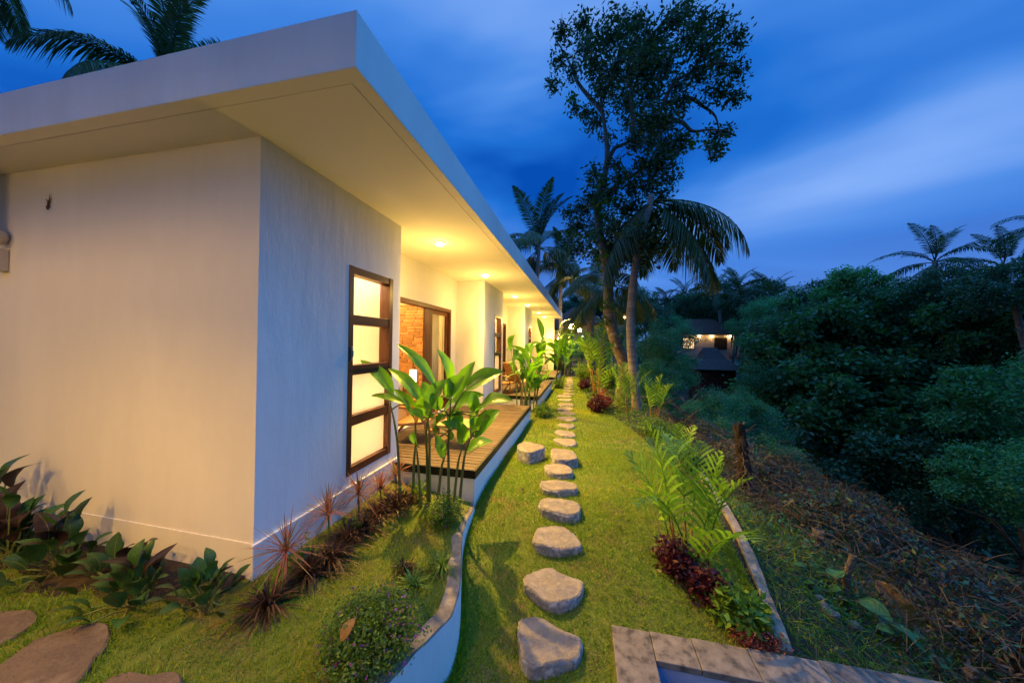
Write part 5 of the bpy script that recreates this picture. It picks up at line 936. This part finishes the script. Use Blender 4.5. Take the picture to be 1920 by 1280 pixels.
# globe garden lamps at the end of the path
def globe_lamp(x, y, z, r, s, label, group=None, col=(1, .62, .2), shade=False):
    zg = float(ground_z(x, y)); e = empty('garden_lamp', (x, y, zg), label, 'lamp', group)
    mk('post', *tube([(x, y, zg-.1), (x, y, z-r*.9)], [.035, .03], 8), m_blackm, e)
    mk('collar', *tube([(x, y, z-r*1.15), (x, y, z-r*.85)], [.05, .07], 10), m_blackm, e)
    mk('globe', *ball((x, y, z), r, 14, 10), emis('globe_glow_%d' % int(s), col, s), e, True)
    if shade: mk('shade', *tube([(x, y, z+r*1.05), (x, y, z+r*1.15), (x, y, z+r*1.6)], [r*2.3, r*2.0, .03], 28), m_blackm, e)
    return e
globe_lamp(-2.62, 20.2, 2.43, .13, 20, 'globe lamp in the dark garden past the villa end')
globe_lamp(-.72, 21.0, 2.95, .19, 300, 'brightest globe lamp above the heliconia at the path end')
globe_lamp(-.24, 23.5, 2.83, .14, 60, 'second globe lamp just beyond the brightest one')
globe_lamp(-1.75, 24.2, 2.2, .11, 25, 'small globe lamp against the peach house wall')
# slim path light at the far deck corner
pl = empty('path_light', (-.98, 18.5, 0), 'slim steel path light at the far deck corner', 'lamp'); mk('post', *tube([(-.98, 18.5, -.05), (-.98, 18.5, .75)], .02, 8), m_steel, pl); mk('cap', *tube([(-.98, 18.5, .75), (-.98, 18.5, .79), (-1.1, 18.5, .80)], .028, 8), m_steel, pl)
# garden boundary behind the lamps
box('garden_wall', (-9, -1.9, 22.6, 22.8, -.2, 1.55), m_dwall); setp(bpy.data.objects['garden_wall'], 'dark low wall behind the far garden', 'wall')
# ------------------------------------------------------------------ porch furniture
def chair(x, y, rz, label, group=None):
    e = empty('lounge_chair', (x, y, FLOOR+.002), label, 'chair', group, rz)
    def part(n, VF, m, sm_=False): return link(n, make_mesh(n, VF[0], VF[1], m, sm_), e)
    for s in (-.29, .29):
        part('leg', tube(smooth_path([(.30, s, 0), (.27, s, .28), (.24, s, .44)], 3), .022, 8), m_chair, True)
        part('leg', tube(smooth_path([(-.38, s, 0), (-.22, s, .22), (-.30, s, .52), (-.46, s, .86)], 4), .022, 8), m_chair, True)
        part('armrest', tube(smooth_path([(.29, s, .45), (.10, s, .50), (-.30, s, .54)], 4), .024, 8), m_chair, True)
        part('side_rail', tube([(.27, s, .30), (-.27, s, .24)], .02, 8), m_chair, True)
    part('front_rail', tube([(.27, -.29, .30), (.27, .29, .30)], .018, 8), m_chair, True); part('top_rail', tube([(-.46, -.29, .86), (-.46, .29, .86)], .02, 8), m_chair, True)
    part('stretcher', tube([(.285, -.29, .14), (.285, .29, .14)], .014, 8), m_chair, True)
    V, F = boxes([(-.25, .26, -.275, .275, -.012, .012)]); s_ = part('seat', (V, F), m_rattan); s_.matrix_basis = euler_m((0, 0, .275), 0, -.11)
    b_ = part('backrest', boxes([(-.012, .012, -.27, .27, 0, .60)]), m_rattan); b_.matrix_basis = euler_m((-.235, 0, .27), 0, -.37)
    return e
chair(-2.55, 4.62, .15, 'wooden lounge chair with woven seat half hidden by the post on the first deck')
chair(-1.95, 10.15, .9, 'wooden lounge chair facing the valley on the second deck')
chair(-2.3, 9.65, -.2, 'wooden lounge chair close to the wall on the second deck')
def stool(x, y, w, d, h, label, cat, woven):
    e = empty('footstool' if woven else 'side_table', (x, y, FLOOR+.002), label, cat)
    for a in (-1, 1):
        for b in (-1, 1): link('leg', make_mesh('leg', *tube([(a*w*.45, b*d*.45, 0), (a*w*.42, b*d*.42, h-.02)], .018, 8), m_chair, True), e)
        link('stretcher', make_mesh('stretcher', *tube([(a*w*.43, -d*.43, h*.4), (a*w*.43, d*.43, h*.4)], .012, 8), m_chair, True), e)
    link('top', make_mesh('top', *boxes([(-w/2, w/2, -d/2, d/2, h-.02, h+.012)]), m_rattan if woven else m_chair), e)
stool(-1.78, 4.5, .52, .5, .30, 'low woven footstool on the first deck behind the heliconia', 'stool', True)
stool(-2.0, 10.75, .4, .4, .42, 'small square wooden table on the second deck', 'table', False)
# bedroom
bed = empty('bed', (-4.6, 5.6, FLOOR), 'wooden bed with white linen seen through the open door', 'bed')
box('bed_frame', (-5.6, -4.12, 5.0, 7.05, FLOOR, FLOOR+.28), m_chair, bed, .01); box('mattress', (-5.57, -4.16, 5.03, 7.0, FLOOR+.281, FLOOR+.52), m_linen, bed, .05); box('headboard', (-5.7, -3.98, 7.06, 7.13, FLOOR+.02, FLOOR+.95), m_chair, bed, .01)
for i, xx in enumerate((-4.5, -5.2)):
    o = mk('pillow', *ball((xx, 6.78, FLOOR+.72), .3, 16, 10, (1, .42, .75)), m_linen, smooth=True); setp(o, 'white pillow leaning on the headboard %s' % ('beside the bedside lamp', 'away from the lamp')[i], 'pillow')
ns = empty('nightstand', (-3.75, 6.8, FLOOR), 'round wooden nightstand against the brick wall', 'nightstand')
mk('body', *tube([(-3.78, 6.82, FLOOR), (-3.78, 6.82, FLOOR+.40)], [.2, .2], 24), m_chair, ns); mk('top', *tube([(-3.78, 6.82, FLOOR+.40), (-3.78, 6.82, FLOOR+.43)], [.23, .23], 24), m_chair, ns)
bl = empty('bedside_lamp', (-3.80, 6.82, FLOOR+.43), 'small glowing bedside lamp on the nightstand', 'lamp')
mk('base', *tube([(-3.80, 6.82, FLOOR+.43), (-3.80, 6.82, FLOOR+.45)], [.09, .09], 16), m_chair, bl); mk('stem', *tube([(-3.72, 6.82, FLOOR+.45), (-3.72, 6.82, FLOOR+.86)], .01, 6), m_chair, bl)
box('shade', (-3.88, -3.74, 6.76, 6.88, FLOOR+.56, FLOOR+.84), emis('shade_glow', (1, .8, .5), 3.5), bl, .01)
